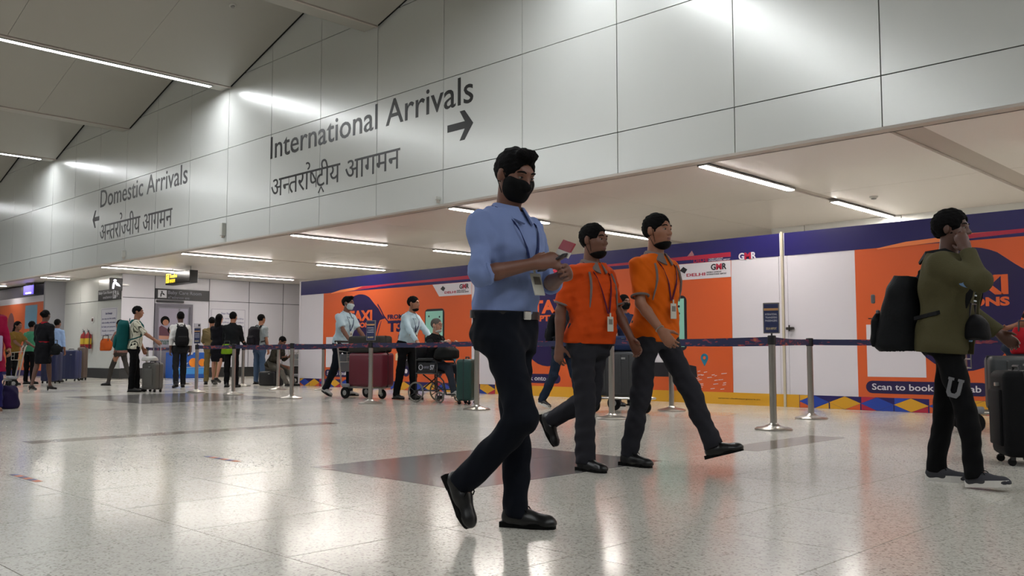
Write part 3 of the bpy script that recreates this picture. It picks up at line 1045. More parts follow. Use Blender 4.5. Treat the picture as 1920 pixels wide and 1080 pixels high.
# high saw-tooth ceiling
VX = [-13.85 - 5.7 * k for k in range(-4, 10)]
mb = MB()
for x in VX:
    mb.prism([(x - .30, 7.13), (x + .14, 7.13), (x + 5.7 - .30, 8.76), (x + 5.7 - .30, 9.2), (x - .30, 9.2)], -(YB + .02), 12, WALLM)
upc = struct('ceiling_high', mb, PANELB)
for vi, x in enumerate(VX):
    if not (-50 < x < 6): continue
    sl_ = math.atan2(1.63, 5.26)
    M = Matrix.Translation((x + .14, 0, 7.13)) @ Matrix.Rotation(-sl_, 4, 'Y')
    Ls = 5.26 / math.cos(sl_)
    for q in range(9):
        y1 = YB - .06 - q * 2.4
        t = MB(); t.box(.012, Ls - .02, y1 - 2.394, y1, -.022, -.002, M)
        t.build('panel', CEILU, upc)
    t = MB(); t.box(x - .30, x + .13, -10.5, YB - .03, 7.105, 7.128)
    t.build('ledge', CEILU, upc)
    t = MB(); t.box(x + .09, x + .14, -10.5, YB - .03, 7.09, 7.13)
    t.build('ledge_lip', CEILT, upc)
HIDW = mat('hall_wall_grey', '7c7a76', .5)
# enclosing walls outside the view
mb = MB(); mb.box(-76, 14, -12.3, -12, 0, 9.6); struct('wall_behind', mb, HIDW)
mb = MB(); mb.box(14, 14.3, -12.3, 26, 0, 9.6); struct('wall_right', mb, HIDW)
mb = MB(); mb.box(-76.3, -76, -12.3, 26, 0, 9.6); struct('wall_far', mb, HIDW)
mb = MB(); mb.box(-76.3, 14.3, -12.3, YB + .3, 9.6, 9.8); struct('ceiling_roof', mb, PANELB)
mb = MB(); mb.box(-76, 14, 26, 26.3, 0, 3.68); struct('wall_rear', mb, PANEL)
# rear wall that shows above the hoarding
mb = MB(); mb.box(-9.24, 14, 17.30, 17.6, 0, ZC)
wr_ = struct('wall_inner', mb, PANELB)
for a, b in [(-9.24, -8.5), (-8.5, -6.55), (-6.55, -4.0), (-4.0, -1.4), (-1.4, 4), (4.0, 14)]:
    t = MB(); t.box(a, b - .012, 17.265, 17.31, 0, ZC); t.build('panel', PANEL, wr_)
mb = MB(); mb.box(-9.24, -9.04, 17.6, 26, 0, ZC); struct('wall_inner_side', mb, PANEL)
# side wall with the baby care door
XW, YC = -29.6, 12.1
mb = MB(); mb.box(XW - .3, XW - .03, YC + .03, 26, 0, ZC)
wl = struct('wall_left', mb, PANELB)
ysm = [YC + .02, 13.2, 15.14, 16.68, 18.08, 20.0, 22.0, 26]
for i in range(len(ysm) - 1):
    for (a, b) in ((.33, 2.655), (2.655, ZC)):
        t = MB(); t.box(XW - .035, XW, ysm[i] + (.012 if i else -.02), ysm[i+1] - .012, a + .012, b - .006)
        t.build('panel', GREYP, wl)
mb = MB(); mb.box(XW - .03, XW + .02, YC - .02, 26, 0, .32); struct('baseboard_left', mb, BASED)
# alcove wall with the extinguisher, and the return next to it
XA = -34.6
mb = MB(); mb.box(XA - .15, XW - .3, YC + .03, YC + .3, 0, ZC)
wa = struct('wall_alcove', mb, PANELB)
for (x0, x1) in ((XA, -33.1), (-33.1, -31.5), (-31.5, XW - .01)):
    for (a, b) in ((.33, 2.60), (2.61, ZC)):
        t = MB(); t.box(x0, x1 - .01, YC, YC + .04, a, b - .008); t.build('panel', PANEL, wa)
mb = MB(); mb.box(XA, XW - .03, YC - .02, YC + .03, 0, .32); struct('baseboard_alcove', mb, BASED)
mb = MB(); mb.box(XA - .15, XA, 11.42, YC + .3, 0, ZC)
struct('wall_return', mb, mat('return_panel', '8f8f94', .35))
# ------------------------------------------------------------------ lights
def strip_light(name, label, x, y0, y1, z, w, em, group, drop=-.020):
    t = thing(name, label, 'light', (x, y0, z), 0, group)
    mb = MB()
    mb.box(-w, -w * .72, 0, y1 - y0, -.012, .02); mb.box(w * .72, w, 0, y1 - y0, -.012, .02); mb.box(-w, w, 0, y1 - y0, .012, .022)
    mb.box(-w, w, -.012, 0, -.012, .022); mb.box(-w, w, y1 - y0, y1 - y0 + .012, -.012, .022)
    mb.build('housing', ALU, t)
    mb = MB(); mb.box(-w * .70, w * .70, .002, y1 - y0 - .002, drop, .010)
    mb.build('diffuser', em, t)
    return t
UPL = {-20: 'long light strip whose end meets the wall between the two Arrivals signs', -31: 'long light strip ending at the wall above Domestic Arrivals', -8: 'long light strip at the wall right of the International Arrivals arrow'}
LOL = {-7: 'low light strip beside the wide shadow gap in the low ceiling', -12: 'low light strip behind the head of the man in blue', -17: 'low light strip right below the International Arrivals lettering', -22: 'low light strip right below the white sensor box',
       -28: 'low light strip beside the hanging Transfers sign', -33: 'low light strip in front of the extinguisher wall', -38: 'low light strip above the far orange hoarding'}
LOD = {-7: 'deep light strip ending at the panelled wall above the hoarding', -12: 'deep light strip between the heads of the orange polo men', -17: 'deep light strip beside the head of the man in blue', -22: 'deep light strip above the taxi badge with the masked porter', -28: 'deep light strip above the left end of the hoarding'}
for k, x in enumerate(VX):
    if k % 2 == 1 and -50 < x < 12:
        strip_light('ceiling_strip_light', UPL.get(round(x), 'long white light strip on an outer ledge of the high ceiling'), x - .10, -10.0, YB - .42, 7.093, .085, EMU, 'light strips of the high ceiling', -.002)
for x in xs_:
    if -45 < x < 12:
        strip_light('low_strip_light', LOL.get(round(x), 'short white light strip by the bulkhead, past the ends of the lettering'), x, YB + .28, 13.22 if x > -31 else (11.55 if x > -35 else 11.1), 3.405, .075, EML, 'low strips by the bulkhead')
        if True:
            if x > -29:
                strip_light('low_strip_light', LOD.get(round(x), 'short white light strip deep in the low ceiling, past the hoarding'), x, 14.75, 17.18, 3.405, .075, EML, 'low strips beyond the hoarding')
def detector(x, y, z, label, M=None):
    t = thing('smoke_detector', label, 'detector', (x, y, z))
    if M is not None: t.rotation_euler = M
    mb = MB(); mb.lathe([(.07, 0), (.07, -.018), (.05, -.03)], 16); mb.build('base', mat('detector_white', 'c8c6c0', .5), t)
    mb = MB(); mb.lathe([(.045, -.03), (.04, -.05), (.015, -.056)], 16); mb.build('sensor', mat('detector_grey', '8b8984', .5), t)
slope_ = math.atan2(1.63, 5.26)
for (vx, dx, y, lb) in ((VX[6] if False else -25.25, 2.9, 8.75, 'small round ceiling detector on the slope beside the lit strip'), (-19.55, 2.7, 8.9, 'small round ceiling detector on the slope above the lit strip')):
    detector(vx + .14 + dx, y, 7.13 + dx * 1.63 / 5.26 - .022, lb, (0, -slope_, 0))
detector(-6.1, 14.9, 3.43, 'small round detector in the low ceiling above the hoarding')
# ------------------------------------------------------------------ hoarding with posters
ORANGE = mat('poster_orange', 'cb5a2d', .35, spec=.4)
ORANGEL = mat('poster_light_orange', 'e8824a', .35)
NAVY = mat('poster_navy', '221845', .3)
NAVYB = mat('band_navy', '211b5a', .3)
PRED = mat('poster_red', 'a8203c', .35)
PWHITE = mat('poster_white', 'cfcbd2', .35)
PYEL = mat('poster_yellow', 'cf9a26', .35)
PBLUE = mat('poster_blue', '1f3f9c', .35)
PTEAL = mat('poster_teal', '1d6f8c', .35)
PMINT = mat('poster_mint', '8fc9b8', .35)
PBLK = mat('poster_black', '16131c', .4)
YH = 12.8
hd = thing('advertising_hoarding', 'long white hoarding with orange taxi posters under a navy band', 'hoarding', (0, YH, 0))
HM = WALLM
hx0, hx1 = -20.1, 2.0
edges = [-20.1, -19.08, -16.4, -13.67, -12.97, -10.3, -7.57, -6.74, -6.60, -5.54, -2.8, 0.0, 2.0]
for a, b in zip(edges[:-1], edges[1:]):
    mb = MB(); mb.box(a + .002, b - .002, 0, .06, 0, 2.66); mb.build('board', PWHITE, hd)
mb = MB(); mb.box(hx0 - .06, hx0, -.01, .10, 0, 2.67); mb.build('end_post', PWHITE, hd)
mb = MB(); mb.box(-6.69, -6.655, -.03, -.008, 0, 2.68); mb.build('door_joint', mat('joint_cream', 'b9b09c', .5), hd)
mb = MB(); mb.rbox(-6.62, -6.50, -.06, -.005, 1.17, 1.21, .008, 1); mb.tube([(-6.56, -.06, 1.15), (-6.56, -.06, 1.24)], .012, 8); mb.build('latch', mat('latch_dark', '3a3634', .4, .6), hd)
def slab(name, outline, m, parent, d=.004, d0=0.0):
    a = sum(outline[i][0] * outline[(i+1) % len(outline)][1] - outline[(i+1) % len(outline)][0] * outline[i][1] for i in range(len(outline)))
    if a < 0: outline = outline[::-1]
    mb = MB(); mb.prism(outline, d0, d, HM); return mb.build(name, m, parent)
def rect(a, b, c, d): return [(a, c), (b, c), (b, d), (a, d)]
for a, b in ((-20.1, -13.3), (-13.3, -6.72), (-6.64, 2.0)):
    slab('top_band', rect(a, b, 2.31, 2.66), NAVYB, hd, .006)
slab('base_band', rect(-12.97, -6.45, 0, .19), PYEL, hd, .006)
# coloured lozenges along the foot
cols = [PRED, PBLUE, ORANGE, PYEL, NAVYB]
def lozenges(x0, x1):
    W, Hh = .46, .19
    slab('lozenge_ground', rect(x0, x1, 0, Hh), NAVYB, hd, .004)
    n = int(round((x1 - x0) / W)); W = (x1 - x0) / n
    for i in range(n):
        x = x0 + i * W
        slab('lozenge', [(x, Hh/2), (x + W/2, 0.002), (x + W, Hh/2), (x + W/2, Hh - .002)], cols[(i * 2 + 1) % 4], hd, .006)
        slab('lozenge', [(x + .01, .002), (x + W/2 - .012, .002), (x + .01, Hh/2 - .006)], cols[(i + 2) % 4], hd, .006)
        slab('lozenge', [(x + W/2 + .012, .002), (x + W - .01, .002), (x + W - .01, Hh/2 - .006)], cols[(i * 3 + 3) % 4], hd, .006)
        slab('lozenge', [(x + .01, Hh - .002), (x + W/2 - .012, Hh - .002), (x + .01, Hh/2 + .006)], cols[(i + 3) % 5], hd, .006)
lozenges(-20.1, -12.97); lozenges(-6.45, 2.0)
def ring_pts(cx, cz, r, a0, a1, n=16, sx=1.0): return [(cx + sx * r * math.cos(R(t)), cz + r * math.sin(R(t))) for t in np.linspace(a0, a1, n)]
def poster(u0):
    W = 5.4
    P_ = slab('poster', rect(u0, u0 + W, .19, 2.31), ORANGE, hd, .004)
    def S(name, outline, m, d=.007): return slab(name, [(u0 + a, b) for a, b in outline], m, P_, d, .003)
    def T(s_, m, box, bold=.02, base=.006, dep=.003):
        return print_text('lettering', s_, m, (u0 + box[0], u0 + box[1], box[2], box[3]), HM, dep, P_, bold, base)
    S('light_wedge', [(.32, 2.305), (.74, 2.365), (1.60, 2.405), (3.0, 2.40), (1.55, 2.335), (.34, 2.29)], ORANGEL, .009)
    S('red_wedge', [(1.30, 2.33), (1.62, 2.40), (W, 2.44), (W, 2.365), (2.9, 2.375)], PRED, .011)
    blob = ring_pts(1.52, 1.42, .80, 172, 62, 16) + [(2.10, 1.96), (2.24, 1.86), (2.36, 1.72), (2.49, 1.62), (2.30, 1.585), (2.24, 1.50), (2.16, 1.30), (2.08, 1.08), (1.98, .95)] + ring_pts(1.42, 1.25, .68, 325, 205, 12)
    S('turban_badge', blob, NAVY, .007)
    for (off, a, b) in ((.05, 1.62, .006),):
        S('badge_outline', [(2.22, 1.97), (2.34, 1.84), (2.45, 1.70), (2.66, 1.52), (2.64, 1.50), (2.43, 1.67), (2.32, 1.81), (2.20, 1.94)], NAVY, .007)
        S('badge_outline', [(2.34, 1.555), (2.36, 1.57), (2.28, 1.38), (2.18, 1.10), (2.16, 1.11), (2.25, 1.38)], NAVY, .007)
    T('TAXI', ORANGE, (1.02, 2.01, 1.575, 1.835), .045)
    T('OPTIONS', ORANGE, (1.02, 2.02, 1.425, 1.545), .045)
    T('FROM', NAVY, (2.59, 3.15, 1.595, 1.70), .035)
    T('T3', NAVY, (2.60, 3.13, 1.30, 1.565), .05)
    S('logo_patch', [(4.16, 2.305), (W - .005, 2.305), (W - .005, 2.04), (4.38, 2.04)], PWHITE, .008)
    T('DELHI', PRED, (4.56, 4.92, 2.09, 2.14), .02, .008)
    T('INDIRA GANDHI', PBLK, (4.95, 5.22, 2.125, 2.15), .0, .008)
    T('INTERNATIONAL AIRPORT', PBLK, (4.95, 5.32, 2.09, 2.115), .0, .008)
    slab('logo_mark', [(u0 + 4.50 + .075 * a, 2.20 + .06 * b) for a, b in ((-1, 0), (0, 1), (1, .2), (.3, -.9))], PBLK, P_, .012, .007)
    T('G', PBLK, (5.03, 5.12, 2.17, 2.27), .03, .008); T('M', PRED, (5.128, 5.232, 2.17, 2.27), .05, .008); T('R', PBLK, (5.24, 5.32, 2.17, 2.27), .03, .008)
    S('qr_card', rect(.14, .95, .48, 1.22), PWHITE, .007)
    pill = ring_pts(.20, .335, .088, 90, 270, 8) + ring_pts(1.66, .335, .088, 270, 450, 8)
    S('pill', pill, NAVY, .007)
    T('Scan to book onto cab', PWHITE, (.20, 1.64, .295, .385), .012)
    # phone, pins, taxi and waves
    ph = ring_pts(4.30, 1.66, .09, 90, 180, 5) + ring_pts(4.02, .92, .09, 180, 270, 5) + ring_pts(4.45, .92, .09, 270, 360, 5) + ring_pts(4.45, 1.66, .09, 0, 90, 5)
    S('phone_back', ring_pts(4.0, 1.69, .09, 90, 180, 5) + ring_pts(4.0, .95, .09, 180, 270, 5) + ring_pts(4.46, .95, .09, 270, 360, 5) + ring_pts(4.46, 1.69, .09, 0, 90, 5), PBLK, .007)
    S('phone_screen', rect(3.94, 4.50, .92, 1.73), PMINT, .010)
    for (px_, pz_, m_) in ((4.05, 1.62, PBLK), (4.40, 1.60, PBLK), (4.40, 1.48, PBLK)): slab('phone_dot', [(u0 + a, b) for a, b in ring_pts(px_, pz_, .022, 0, 345, 10)], m_, P_, .013, .009)
    S('map_pin', ring_pts(3.06, 1.18, .085, -30, 210, 12) + [(3.06, 1.02)], NAVY, .007)
    S('map_pin', ring_pts(4.88, .74, .07, -30, 210, 12) + [(4.88, .60)], PTEAL, .007)
    slab('pin_eye', [(u0 + a, b) for a, b in ring_pts(4.88, .74, .028, 0, 340, 10)], ORANGE, P_, .010, .006)
    S('taxi_body', [(2.95, .42), (2.95, .60), (3.18, .66), (3.42, .86), (4.05, .86), (4.36, .66), (4.72, .60), (4.74, .42)], PBLK, .007)
    S('taxi_window', [(3.28, .66), (3.47, .82), (3.70, .82), (3.70, .66)], PWHITE, .010)
    S('taxi_window', [(3.76, .66), (3.76, .82), (4.01, .82), (4.22, .66)], PWHITE, .010)
    for wx in (3.28, 4.38):
        slab('taxi_wheel', [(u0 + a, b) for a, b in ring_pts(wx, .42, .12, 0, 345, 16)], NAVY, P_, .011, .006)
        slab('taxi_hub', [(u0 + a, b) for a, b in ring_pts(wx, .42, .05, 0, 330, 12)], PWHITE, P_, .013, .010)
    S('taxi_light', [(2.9, .66), (2.9, .80), (3.0, .85), (3.2, .85), (3.2, .66)], mat('poster_cream', 'c9b894', .4), .012)
    rr = random.Random(int(abs(u0) * 10))
    for q in range(22):
        a = rr.uniform(4.66, 5.26); b = rr.uniform(.22, .54) - (a - 4.7) * .05
        l_ = rr.uniform(.04, .10)
        S('wave', [(a, b), (a + l_, b + .010), (a + l_, b + .018), (a, b + .010)], PWHITE, .006)
    return P_
for u in (-19.07, -12.97, -5.54): poster(u)
# logos printed on the navy band, beside the joint
def band_text(s_, m, box, bold=.02): return print_text('lettering', s_, m, box, HM, .003, hd, bold, .006)
slab('logo_mark', [(-8.30 + .09 * a, 2.43 + .09 * b) for a, b in ((-1, 0), (0, 1), (.45, .2), (0, -.8))], mat('logo_pink', '9c6a70', .4), hd, .009, .005)
band_text('DELHI', PRED, (-8.27, -8.0, 2.315, 2.375), .03)
band_text('INDIRA GANDHI', PWHITE, (-7.98, -7.72, 2.345, 2.37), 0)
band_text('INTERNATIONAL AIRPORT', PWHITE, (-7.98, -7.58, 2.315, 2.34), 0)
band_text('G', PWHITE, (-7.43, -7.33, 2.30, 2.41), .03); band_text('M', PRED, (-7.325, -7.21, 2.30, 2.41), .05); band_text('R', PWHITE, (-7.205, -7.115, 2.30, 2.41), .03)
band_text('www.delhiairport.in', PBLK, (-7.85, -7.1, .08, .105), 0)
# ------------------------------------------------------------------ far hoarding by the return wall
fh = thing('far_hoarding', 'far orange hoarding under a dark band beyond the uniformed woman', 'hoarding', (0, 11.5, 0))
mb = MB(); mb.box(-52, -34.76, 0, .08, 0, 2.95); mb.build('board', PWHITE, fh)
for a, b in ((-52, -43.2), (-43.19, -34.77)):
    slab('poster', rect(a, b, .2, 2.72), mat('far_orange', 'c9623a', .4), fh, .004)
    slab('base_band', rect(a, b, 0, .2), NAVYB, fh, .004)
slab('top_band', rect(-52, -34.76, 2.95, 3.36), mat('far_band', '3a3848', .4), fh, .004, -.08)
scr = slab('light_panel', rect(-36.9, -35.6, 1.75, 2.62), mat('far_panel_blue', '6f93a8', .4), fh, .008)
slab('arch', [(-39.0, 1.2)] + ring_pts(-38.5, 1.9, .5, 180, 0, 10, .8) + [(-38.0, 1.2)], mat('far_arch', '7a5050', .4), fh, .008)
scn = thing('far_screen', 'small purple lit screen hanging above the far hoarding', 'screen', (-36.0, 11.3, 2.98))
mb = MB(); mb.box(-.55, .55, 0, .06, 0, .36); mb.build('casing', PBLK, scn)
mb = MB(); mb.box(-.53, .53, -.006, 0, .02, .34); mb.build('display', mat('screen_purple', '5a4ae0', .4, emit=1.6), scn)
mb = MB(); mb.box(-.3, .3, -.012, -.006, .04, .10); mb.build('caption', mat('screen_white', 'e8e4f0', .4, emit=1.6), scn)
for sx in (-.4, .4):
    mb = MB(); mb.tube([(sx, .03, .36), (sx, .03, .45)], .012, 6); mb.build('hanger', ALU, scn)
# ------------------------------------------------------------------ signs on the side walls
SIGNB = mat('sign_dark', '15151b', .4); SIGNW = mat('sign_white', 'b8b8c0', .5)
SIGNG = mat('sign_grey_text', '6f6f7c', .5)
WL = Matrix.Translation((XW, 0, 0)) @ SIDEM
def side_slab(name, outline, m, parent, d0, d1, M=WL):
    mb = MB(); mb.prism(outline, d0, d1, M); return mb.build(name, m, parent)
def nursing_icon(parent, M, cx, cz, r, m, base):
    side = lambda o_, nm: side_slab(nm, [(cx + r * a, cz + r * b) for a, b in o_], m, parent, base, base + .003, M)
    side([(.32 * math.cos(t) - .25, .32 * math.sin(t) * .7 + .72) for t in np.linspace(0, 5.9, 12)], 'icon')
    side([(-.75, -.95), (-.42, -.95), (-.30, -.10), (.10, .42), (-.15, .50), (-.55, .35), (-.72, -.1)], 'icon')
    side([(.0, -.25), (.85, -.45), (.55, .05), (.12, .36), (-.08, .12)], 'icon')
sg = thing('baby_care_sign', 'wide dark sign reading Baby Care Room above the poster door', 'sign', (0, 0, 0))
o = side_slab('board', rect(13.2, 15.12, 2.64, 3.0), SIGNB, sg, 0, .05)
side_slab('icon_tile', rect(13.28, 13.58, 2.69, 2.95), SIGNW, o, .05, .053)
nursing_icon(o, WL, 13.44, 2.82, .105, SIGNB, .053)
print_text('lettering', 'Baby Care Room', SIGNG, (13.63, 14.82, 2.79, 2.94), WL, .003, o, .006, .05)
v, f = compose([('श', .72), 'ि', 'श', 'देख', 'भाल', ' ', 'कक'])
w_ = fit(v, 13.63, 14.4, 2.66, 2.76)
wall_print('lettering', v, f, (13.63, 14.4, 2.66, 2.76), WL @ Matrix.Translation((0, 0, .05)), o, SIGNG)
AL = Matrix.Translation((0, YC, 0)) @ WALLM
sg = thing('wall_sign', 'dark Baby Care Room sign on the white alcove wall', 'sign', (0, 0, 0))
mb = MB(); mb.prism(rect(-31.42, -29.66, 2.60, 2.95), 0, .05, AL); o = mb.build('board', SIGNB, sg)
print_text('lettering', 'Baby Care Room', SIGNW, (-31.36, -30.25, 2.78, 2.90), AL, .003, o, .006, .05)
v, f = compose(['शश', 'देख', 'भाल'])
wall_print('lettering', v, f, (-31.0, -30.25, 2.64, 2.74), AL @ Matrix.Translation((0, 0, .05)), o, SIGNW)
mb = MB(); mb.prism(rect(-30.18, -29.92, 2.63, 2.92), .05, .053, AL); mb.build('icon_tile', SIGNW, o)
nursing_icon(o, AL, -30.04, 2.775, .11, SIGNB, .053); nursing_icon(o, AL, -29.78, 2.775, .11, SIGNW, .05)
# projecting lit box with the nursing symbol
bx = thing('lightbox_sign', 'square black lit box sign with a white nursing figure at the wall corner', 'sign', (-29.5, 11.68, 2.86))
mb = MB(); mb.rbox(-.10, 0, 0, .40, 0, .40, .01, 1); mb.build('casing', SIGNB, bx)
mb = MB(); mb.box(-.09, -.02, .40, .62, .17, .22); mb.build('bracket', ALU, bx)
nursing_icon(bx, SIDEM, .19, .20, .165, mat('icon_lit', 'e6e6f4', .4, emit=1.3), .001)
# hanging yellow transfers sign
tsn = thing('transfers_sign', 'hanging black sign with lit yellow Transfers lettering', 'sign', (-26.25, 12.4, 2.92))
mb = MB(); mb.rbox(-.80, .80, -.02, .24, 0, .38, .008, 1); cs = mb.build('casing', mat('sign_gloss', '1b1b20', .18), tsn)
YL = mat('sign_yellow', 'f2d11c', .4, emit=1.2)
TM = Matrix.Translation((0, -.021, 0)) @ WALLM
mb = MB(); mb.prism(rect(-.76, -.56, .06, .34), 0, .004, TM); o = mb.build('icon_tile', YL, cs)
for k in range(2):
    mb = MB(); mb.tube([(-.66 + .05 * math.cos(t), -.026, .13 + .14 * k + .035 * math.sin(t)) for t in np.linspace(0, 5.2, 12)], .010, 6); mb.build('icon_arrow', SIGNB, o)
print_text('lettering', 'Transfers', YL, (-.52, -.02, .20, .33), TM, .004, cs, .02)
v, f = compose(['स', 'था', 'ना', 'त', 'रण'])
wall_print('lettering', v, f, (-.52, -.14, .05, .16), TM, cs, YL)
for sx in (-.6, .6):
    mb = MB(); mb.tube([(sx, .11, .38), (sx, .11, .52)], .012, 6); mb.build('hanger', ALU, tsn)
# baby care door with the portrait poster
dr = thing('door_1', '', '', (0, 0, 0))
for k_ in ('label', 'category'):
    if k_ in dr: del dr[k_]
dr['kind'] = 'structure'
DG = mat('door_grey', '5c5a64', .4); DGL = mat('door_glass', '77747e', .15)
side_slab('frame', rect(13.2, 13.30, 0, 2.50), DG, dr, 0, .06); side_slab('frame', rect(14.42, 14.52, 0, 2.50), DG, dr, 0, .06)
side_slab('frame', rect(13.30, 14.42, 2.40, 2.50), DG, dr, 0, .06)
side_slab('leaf', rect(13.30, 14.42, 0, 2.40), mat('door_leaf', '6d6b75', .35), dr, 0, .03)
side_slab('closer', rect(13.25, 14.2, 2.54, 2.61), SIGNB, dr, 0, .05)
po = side_slab('portrait_poster', rect(13.34, 14.02, 1.05, 2.34), mat('poster_mauve', '85808f', .4), dr, .03, .036)
mv = lambda o_, m, d: side_slab('figure', o_, m, po, .034, d)
mv(ring_pts(13.56, 1.92, .16, 0, 340, 14), HAIRB, .040); mv(ring_pts(13.58, 1.86, .105, 0, 340, 12), SKIN['tan'], .044)
mv(ring_pts(13.80, 1.62, .15, 0, 340, 14), HAIRB, .040); mv(ring_pts(13.81, 1.57, .10, 0, 340, 12), SKIN['fair'], .044)
mv([(13.36, 1.35), (13.98, 1.35), (13.94, 1.50), (13.7, 1.62), (13.44, 1.76), (13.36, 1.70)], mat('poster_maroon', '4a2433', .5), .038)
mv([(13.36, 1.30), (13.98, 1.30), (13.98, 1.40), (13.36, 1.42)], SKIN['fair'], .042)
print_text('lettering', 'mamma', mat('poster_green', '2f4f45', .5), (13.40, 13.98, 1.12, 1.26), WL, .004, po, .02, .036)
side_slab('poster_strip', rect(14.08, 14.36, 1.5, 2.34), mat('poster_pale', '8d8a9a', .4), dr, .03, .036)
sw = thing('switch_plate', 'small grey switch plate beside the door frame', 'switch', (0, 0, 0))
o = side_slab('plate', rect(14.60, 14.85, 1.72, 1.86), mat('plate_grey', '8f8e98', .4), sw, 0, .015); side_slab('button', rect(14.75, 14.82, 1.76, 1.83), SIGNB, o, .014, .02)
# framed notices
def notice(label, M, x0, x1, z0, z1, title, lines, md=SIGNG):
    t = thing('wall_notice', label, 'notice', (0, 0, 0))
    mb = MB(); mb.prism(rect(x0, x1, z0, z1), 0, .008, M); o = mb.build('sheet', mat('notice_sheet', 'b6b5bd', .5), t)
    for q in (rect(x0 + .03, x1 - .03, z1 - .045, z1 - .03), rect(x0 + .03, x1 - .03, z0 + .03, z0 + .045), rect(x0 + .03, x0 + .045, z0 + .05, z1 - .05), rect(x1 - .045, x1 - .03, z0 + .05, z1 - .05)):
        mb = MB(); mb.prism(q, .008, .010, M); mb.build('border_line', mat('notice_line', '7f7d8c', .5), o)
    print_text('lettering', title, mat('notice_ink', '4a4a72', .5), ((x0 + x1)/2 - .28, (x0 + x1)/2 + .28, z1 - .24, z1 - .15), M, .003, o, .015, .008)
    for k, s_ in enumerate(lines):
        w = min((x1 - x0) - .16, .06 * len(s_))
        print_text('lettering', s_, mat('notice_ink', '4a4a72', .5), ((x0 + x1)/2 - w/2, (x0 + x1)/2 + w/2, z1 - .40 - k * .135, z1 - .33 - k * .135), M, .003, o, .008, .008)
notice('large framed notice on the grey wall behind the queue', WL, 15.2, 16.56, 1.35, 2.42, 'Dear Passenger', ['you may use this facility', 'while travelling with an infant', 'for baby care purposes', 'Kindly co-operate'])
notice('framed notice on the white alcove wall beside the extinguisher', AL, -31.22, -29.92, 1.40, 2.34, 'Dear Passenger', ['you may use this facility', 'while travelling with infants', 'for baby care purposes', 'Kindly co-operate', 'Thank you'])
# blue airline banner
bn = thing('counter_banner', 'blue printed stand with an orange fruit motif by the baby care door', 'stand', (XW + .45, 13.42, 0))
mb = MB(); mb.rbox(0, .5, 0, 1.25, 0, .86, .02, 1); mb.build('stand_body', mat('banner_blue', '1a4fa0', .4), bn)
BM_ = Matrix.Translation((.5, 0, 0)) @ SIDEM
side_slab('stripe', rect(.02, 1.23, .14, .34), mat('banner_cyan', '3d86c9', .4), bn, 0, .004, BM_)
side_slab('stripe', rect(.02, 1.23, .355, .375), SIGNW, bn, 0, .004, BM_)
side_slab('tag', [(.5, .86), (.72, .86), (.68, .78), (.54, .78)], SIGNW, bn, 0, .004, BM_)
print_text('lettering', 'FLY', SIGNW, (.28, .55, .40, .52), BM_, .004, bn, .03)
side_slab('fruit', ring_pts(.72, .52, .15, 0, 340, 14), mat('fruit_orange', 'd07a1c', .4), bn, 0, .005, BM_)
side_slab('fruit', ring_pts(1.04, .52, .13, 0, 340, 14), mat('fruit_orange', 'd07a1c', .4), bn, 0, .005, BM_)
# fire extinguishers and alarm
FR = mat('extinguisher_red', '8c1016', .3)
for (x, lb) in ((-32.35, 'red fire extinguisher with the yellow label, left of the pair on the alcove wall'), (-31.95, 'red fire extinguisher hanging right of the pair on the alcove wall')):
    t = thing('fire_extinguisher', lb, 'extinguisher', (x, YC - .13, .98))
    mb = MB(); mb.lathe([(.02, 0), (.10, .01), (.11, .04), (.11, .42), (.085, .50), (.03, .54), (.03, .58)], 18); mb.build('cylinder', FR, t)
    mb = MB(); mb.lathe([(.112, .16), (.112, .36)], 18); mb.build('label_band', mat('label_yellow', 'c9a92c', .5), t)
    mb = MB(); mb.rbox(-.03, .03, -.02, .02, .57, .63, .006, 1); mb.tube([(-.02, 0, .62), (-.12, 0, .68)], .010, 6); mb.tube([(-.02, 0, .60), (-.12, 0, .61)], .010, 6); mb.build('valve', SIGNB, t)
    mb = MB(); mb.tube([(.03, 0, .60), (.12, -.01, .55), (.145, -.01, .35), (.14, -.01, .12)], .012, 6); mb.tube([(.14, -.01, .12), (.14, -.01, 0)], [.014, .024], 8); mb.build('hose', SIGNB, t)
    mb = MB(); mb.box(-.05, .05, .10, .13, .2, .5); mb.build('bracket', ALU, t)
al = thing('fire_alarm', 'small round call point above the extinguishers', 'alarm', (-31.9, YC, 1.97))
mb = MB(); mb.lathe([(.11, 0), (.11, .02)], 20, WALLM); mb.build('plate', mat('alarm_white', 'c4c0c0', .5), al)
mb = MB(); mb.rbox(-.04, .04, -.05, -.02, -.05, .05, .008, 1); mb.build('box', mat('alarm_dark', '4a2020', .5), al)
# small boxes fixed on the lower edge of the bulkhead
for (x, w, h_, z, lb) in ((-19.6, .12, .30, 3.58, 'white sensor box on the lower bulkhead edge right of Domestic Arrivals'), (-25.2, .07, .17, 3.50, 'small pale sensor box on the bulkhead edge below Domestic Arrivals'), (-11.9, .05, .06, 3.50, 'tiny pale box on the bulkhead edge under the arrow')):
    t = thing('sensor_box', lb, 'sensor', (x, YB, z))
    mb = MB(); mb.rbox(-w/2, w/2, -.10, 0, 0, h_, .008, 1); mb.build('casing', mat('box_white', 'bdbdb6', .5), t)
    mb = MB(); mb.box(-w*.2, w*.2, -.08, -.02, -.05, 0); mb.build('connector', CEILT, t)
